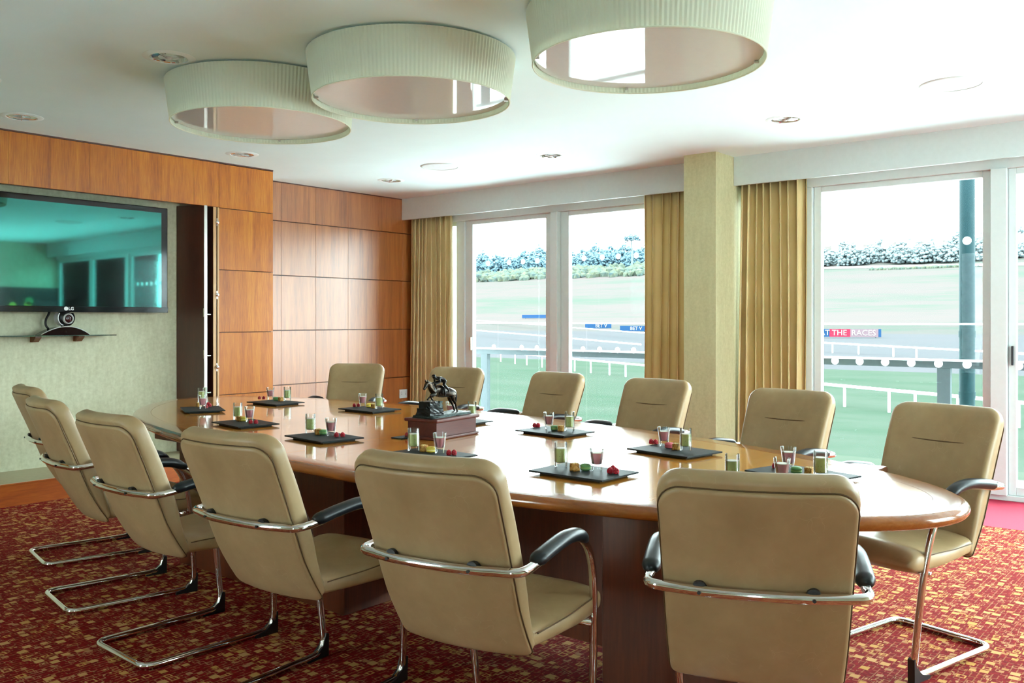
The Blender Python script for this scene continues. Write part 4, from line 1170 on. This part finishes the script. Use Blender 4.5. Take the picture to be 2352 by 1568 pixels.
# balcony
struct('balcony_floor', box(7.46, 8.58, -6, 10, -.16, -.05), M['paving'], 'pale balcony paving outside the windows', 'balcony')
XR = 8.52
bl = tag(empty('balcony_railing', (XR, 3, 0)), 'glass balcony balustrade with a grey handrail band', 'railing')
obj('top_rail', box(-.012, .012, -8, 6, 1.266, 1.282), M['frame_white'], bl)
obj('mid_rail', box(-.03, .03, -8, 6, .885, .945), M['grey_metal'], bl)
obj('mid_rail_cap', box(-.045, .045, -8, 6, .945, .962), M['frame_white'], bl)
for k_ in range(10):
    y0 = -6.93 + 1.35 * k_
    obj('glass_panel', box(-.005, .005, y0 + .01 - 3 + 2.07, y0 + 1.34 - 3 + 2.07, .03, 1.262), M['balustrade'], bl)
for y in (2.095, 4.80, 7.5, -.6):
    obj('baluster', box(-.03, .03, y - 3 - .055, y - 3 + .055, -.05, .885, bev=0.004), M['grey_metal'], bl)
cp = tag(empty('canopy_post', (9.0, 2.02, 0)), 'round dark teal steel post outside the window beside the pillar', 'post')
obj('shaft', lathe([(0, -3.4), (.066, -3.4), (.066, 4.2), (0, 4.2)], 28), M['post_teal'], cp, smooth=True, angle=40)
for z_ in (1.18, .62): obj('collar', lathe([(.066, z_ - .03), (.071, z_ - .03), (.071, z_ + .03), (.066, z_ + .03)], 28), M['post_teal'], cp, smooth=True, angle=40)

def rail(name, pts, posts, h, r, label, posth=None):
    t = tag(empty(name, (pts[0].x, pts[0].y, pts[0].z)), label, 'fence'); o = pts[0]
    obj('rail', tube([p - o for p in pts], r, 8), M['rail_white'], t, smooth=True)
    for p in posts:
        q = p - o
        obj('post', tube([(q.x, q.y, q.z), (q.x, q.y, q.z - h)], r * .8, 6), M['rail_white'], t)
    return t
g1 = [hit(x, y, 1.1) for x, y in ((1040, 797), (1095, 803), (1272, 820), (1313, 824), (1472, 838), (1700, 862), (1890, 882), (2110, 902), (2279, 918), (2400, 930))]
p1 = [hit(x, y, 1.1) for x, y in ((1113, 805), (1150, 808), (1183, 812), (1210, 814), (1245, 818), (1320, 825), (1357, 828), (1400, 832), (1437, 835), (1500, 841), (1940, 887), (2042, 897), (2102, 902), (2200, 911), (2275, 918), (2340, 924))]
rail('running_rail', g1, p1, 1.1, .085, 'white racecourse running rail on posts, lowest one on the lawn')
g2 = [hit(x, y, 1.1) for x, y in ((1040, 733), (1115, 737), (1272, 748), (1313, 752), (1472, 764), (1680, 775), (1890, 787), (2279, 808), (2400, 815))]
rail('running_rail', g2, [hit(x, y, 1.1) for x, y in ((1912, 789), (1972, 792), (2052, 796), (2105, 799), (2265, 807))], 1.1, .11, 'upper white racecourse rail on the far side of the sand track')
g3 = [hit(x, y, 1.1) for x, y in ((1040, 755), (1110, 760), (1272, 773), (1313, 777), (1472, 791))]
rail('running_rail', g3, [], 1.1, .11, 'middle white racecourse rail crossing the sand track')
g4 = [hit(x, y, .8) for x, y in ((1870, 616), (2080, 611), (2279, 608), (2360, 606))]
rail('running_rail', g4, [], 1, .55, 'far thin white rail along the top of the pasture')

def board(px0, px1, py0, py1, mat, label, segs=None, txt=None, size=.5):
    a = hit(px0, py1, .2); b = hit(px1, py1, .2); b = Vector((b.x, b.y, a.z)); ex = (b - a); wdt = ex.length; ex.normalize()
    dep = a.x * FX + a.y * FY; hgt = abs(py1 - py0) / F * dep
    ey = Vector((0, 0, 1)); ez = ex.cross(ey)
    if ez.dot(Vector((FX, FY, 0))) > 0: ez = -ez
    t = tag(empty('advertising_board', a), label, 'sign')
    mt = frame_of(ex, ey, ez, (0, 0, 0))
    bm = box(0, wdt, 0, hgt, -.08, 0); bmesh.ops.transform(bm, matrix=mt, verts=bm.verts[:])
    obj('panel', bm, mat, t)
    if segs:
        for s0, s1_, m_ in segs:
            bm = box(wdt * s0, wdt * s1_, 0, hgt, 0, .02); bmesh.ops.transform(bm, matrix=mt, verts=bm.verts[:]); obj('colour_block', bm, m_, t)
    if txt:
        for body, u, sz in txt:
            text_mesh('lettering', body, hgt * sz, M['lettering'], t, mt @ Matrix.Translation((wdt * u, hgt * .5, .05)), .02, False)
    for u in (.08, .92):
        bm = box(wdt * u - .08, wdt * u + .08, -1.2, 0, -.16, -.08); bmesh.ops.transform(bm, matrix=mt, verts=bm.verts[:]); obj('leg', bm, M['grey_metal'], t)
    return t
M['lettering'] = plain('pale_lettering', (0.21, 0.19, 0.19, 1), 0.7, spec=0.0, var=0.01)
M['board_pink'] = plain('pale_pink_board', (0.095, 0.058, 0.070, 1), 0.7, spec=0.1)
board(1866, 2024, 755, 773, M['board_blue'], 'long advertising board reading AT THE RACES in blue and red', [(.255, .56, M['board_red']), (.56, .96, M['board_pink'])],
      [('AT', .185, .98), ('THE', .40, .98), ('RACES', .75, .98)])
board(1344, 1404, 742, 754, M['board_blue'], 'dark blue advertising board reading BET V behind the upper rail', None, [('BET V', .62, .95)])
board(1424, 1484, 748, 760, M['board_blue'], 'dark blue advertising board reading BET V, cut off by the curtain', None, [('BET V', .62, .95)])
board(1199, 1292, 723, 730.5, M['board_blue'], 'long plain dark blue board on the pasture edge by the mullion')

def blob(seed, n, rx, rz, z0, r0, r1, flat=.8, sub=2):
    rnd = random.Random(seed); bm = bmesh.new()
    for i in range(n):
        a = rnd.uniform(0, 2 * PI); rr = math.sqrt(rnd.random()) * rx; z = z0 + rnd.random() * rz * (1 - .55 * (rr / rx))
        bmesh.ops.create_icosphere(bm, subdivisions=sub, radius=rnd.uniform(r0, r1), matrix=Matrix.Translation((rr * math.cos(a), rr * math.sin(a), z)) @ Matrix.Diagonal((1, 1, flat, 1)))
    for v in bm.verts: v.co += Vector((rnd.uniform(-1, 1), rnd.uniform(-1, 1), rnd.uniform(-1, 1))) * r0 * .16
    return bm
def tree_proto(seed, mat, tall):
    t = empty('far_tree')
    obj('trunk', tube([(0, 0, -3), (0, 0, 6)], [.7, .4], 8), M['trunk'], t)
    obj('crown', blob(seed, 420, 5.4, 9.5 * tall, .8, .35, .85, .85, 1), mat, t, smooth=True)
    return t
protos = [tree_proto(s, M['tree_far'], h) for s, h in ((1, 1.0), (2, 1.2), (3, .85), (4, 1.05))]
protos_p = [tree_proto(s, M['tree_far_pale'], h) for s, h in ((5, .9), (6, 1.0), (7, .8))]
rt = random.Random(21); first = set()
def put(pr, x, y, s, label, group):
    o = pr if pr.name not in first else copy_tree(pr)
    first.add(pr.name)
    o.location = (x, y, terr(x) - 1.0); o.scale = (s, s, s); o.rotation_euler = (0, 0, rt.uniform(0, 6))
    return tag(o, label, 'tree', group)
px = 1030
i = 0
while px < 1490:
    X = 500 + rt.uniform(-8, 22); q = at_x(px, 600, X)
    put(protos[i % 4], X, q.y, rt.uniform(1.15, 1.55), 'dense blue green tree on the ridge beyond the gorse hedge', 'trees on the ridge behind the hedge'); px += rt.uniform(13, 19); i += 1
px = 1700; i = 0
while px < 2380:
    X = 466 + rt.uniform(-6, 25); q = at_x(px, 600, X)
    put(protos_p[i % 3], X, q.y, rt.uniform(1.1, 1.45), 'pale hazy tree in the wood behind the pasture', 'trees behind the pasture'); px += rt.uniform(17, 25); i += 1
# one tall flat topped pine
q = at_x(1452, 600, 486)
pn = tag(empty('pine_tree', (486, q.y, terr(486))), 'tall flat topped pine standing above the ridge trees', 'tree')
obj('trunk', tube([(0, 0, -2), (0, 0, 12), (-1, 1, 22)], [.8, .6, .3], 8), M['trunk'], pn)
obj('crown', blob(31, 200, 5.0, 5, 18, .35, .8, .5, 1), M['tree_far'], pn)
# gorse hedge
bm = bmesh.new(); rh = random.Random(5)
for k_ in range(420):
    pxx = rh.uniform(1020, 1500); X = 452 + rh.random() * 34
    q = at_x(pxx, 600, X)
    bmesh.ops.create_icosphere(bm, subdivisions=1, radius=rh.uniform(2.0, 3.6), matrix=Matrix.Translation((X, q.y, terr(X) + rh.uniform(0, 2.2))))
for v in bm.verts: v.co += Vector((rh.uniform(-1, 1), rh.uniform(-1, 1), rh.uniform(-1, 1))) * .5
tag(obj('gorse_hedge', bm, M['hedge']), 'broad bank of gorse and hedge below the ridge trees', 'hedge', kind='stuff')
bm = bmesh.new()
for k_ in range(160):
    pxx = rh.uniform(1996, 2352); X = 418 + rh.random() * 6
    q = at_x(pxx, 600, X)
    bmesh.ops.create_icosphere(bm, subdivisions=1, radius=rh.uniform(.7, 1.3), matrix=Matrix.Translation((X, q.y, terr(X) + .3)))
tag(obj('low_hedge', bm, M['hedge']), 'thin low hedge across the pasture beside the dark post', 'hedge', kind='stuff')
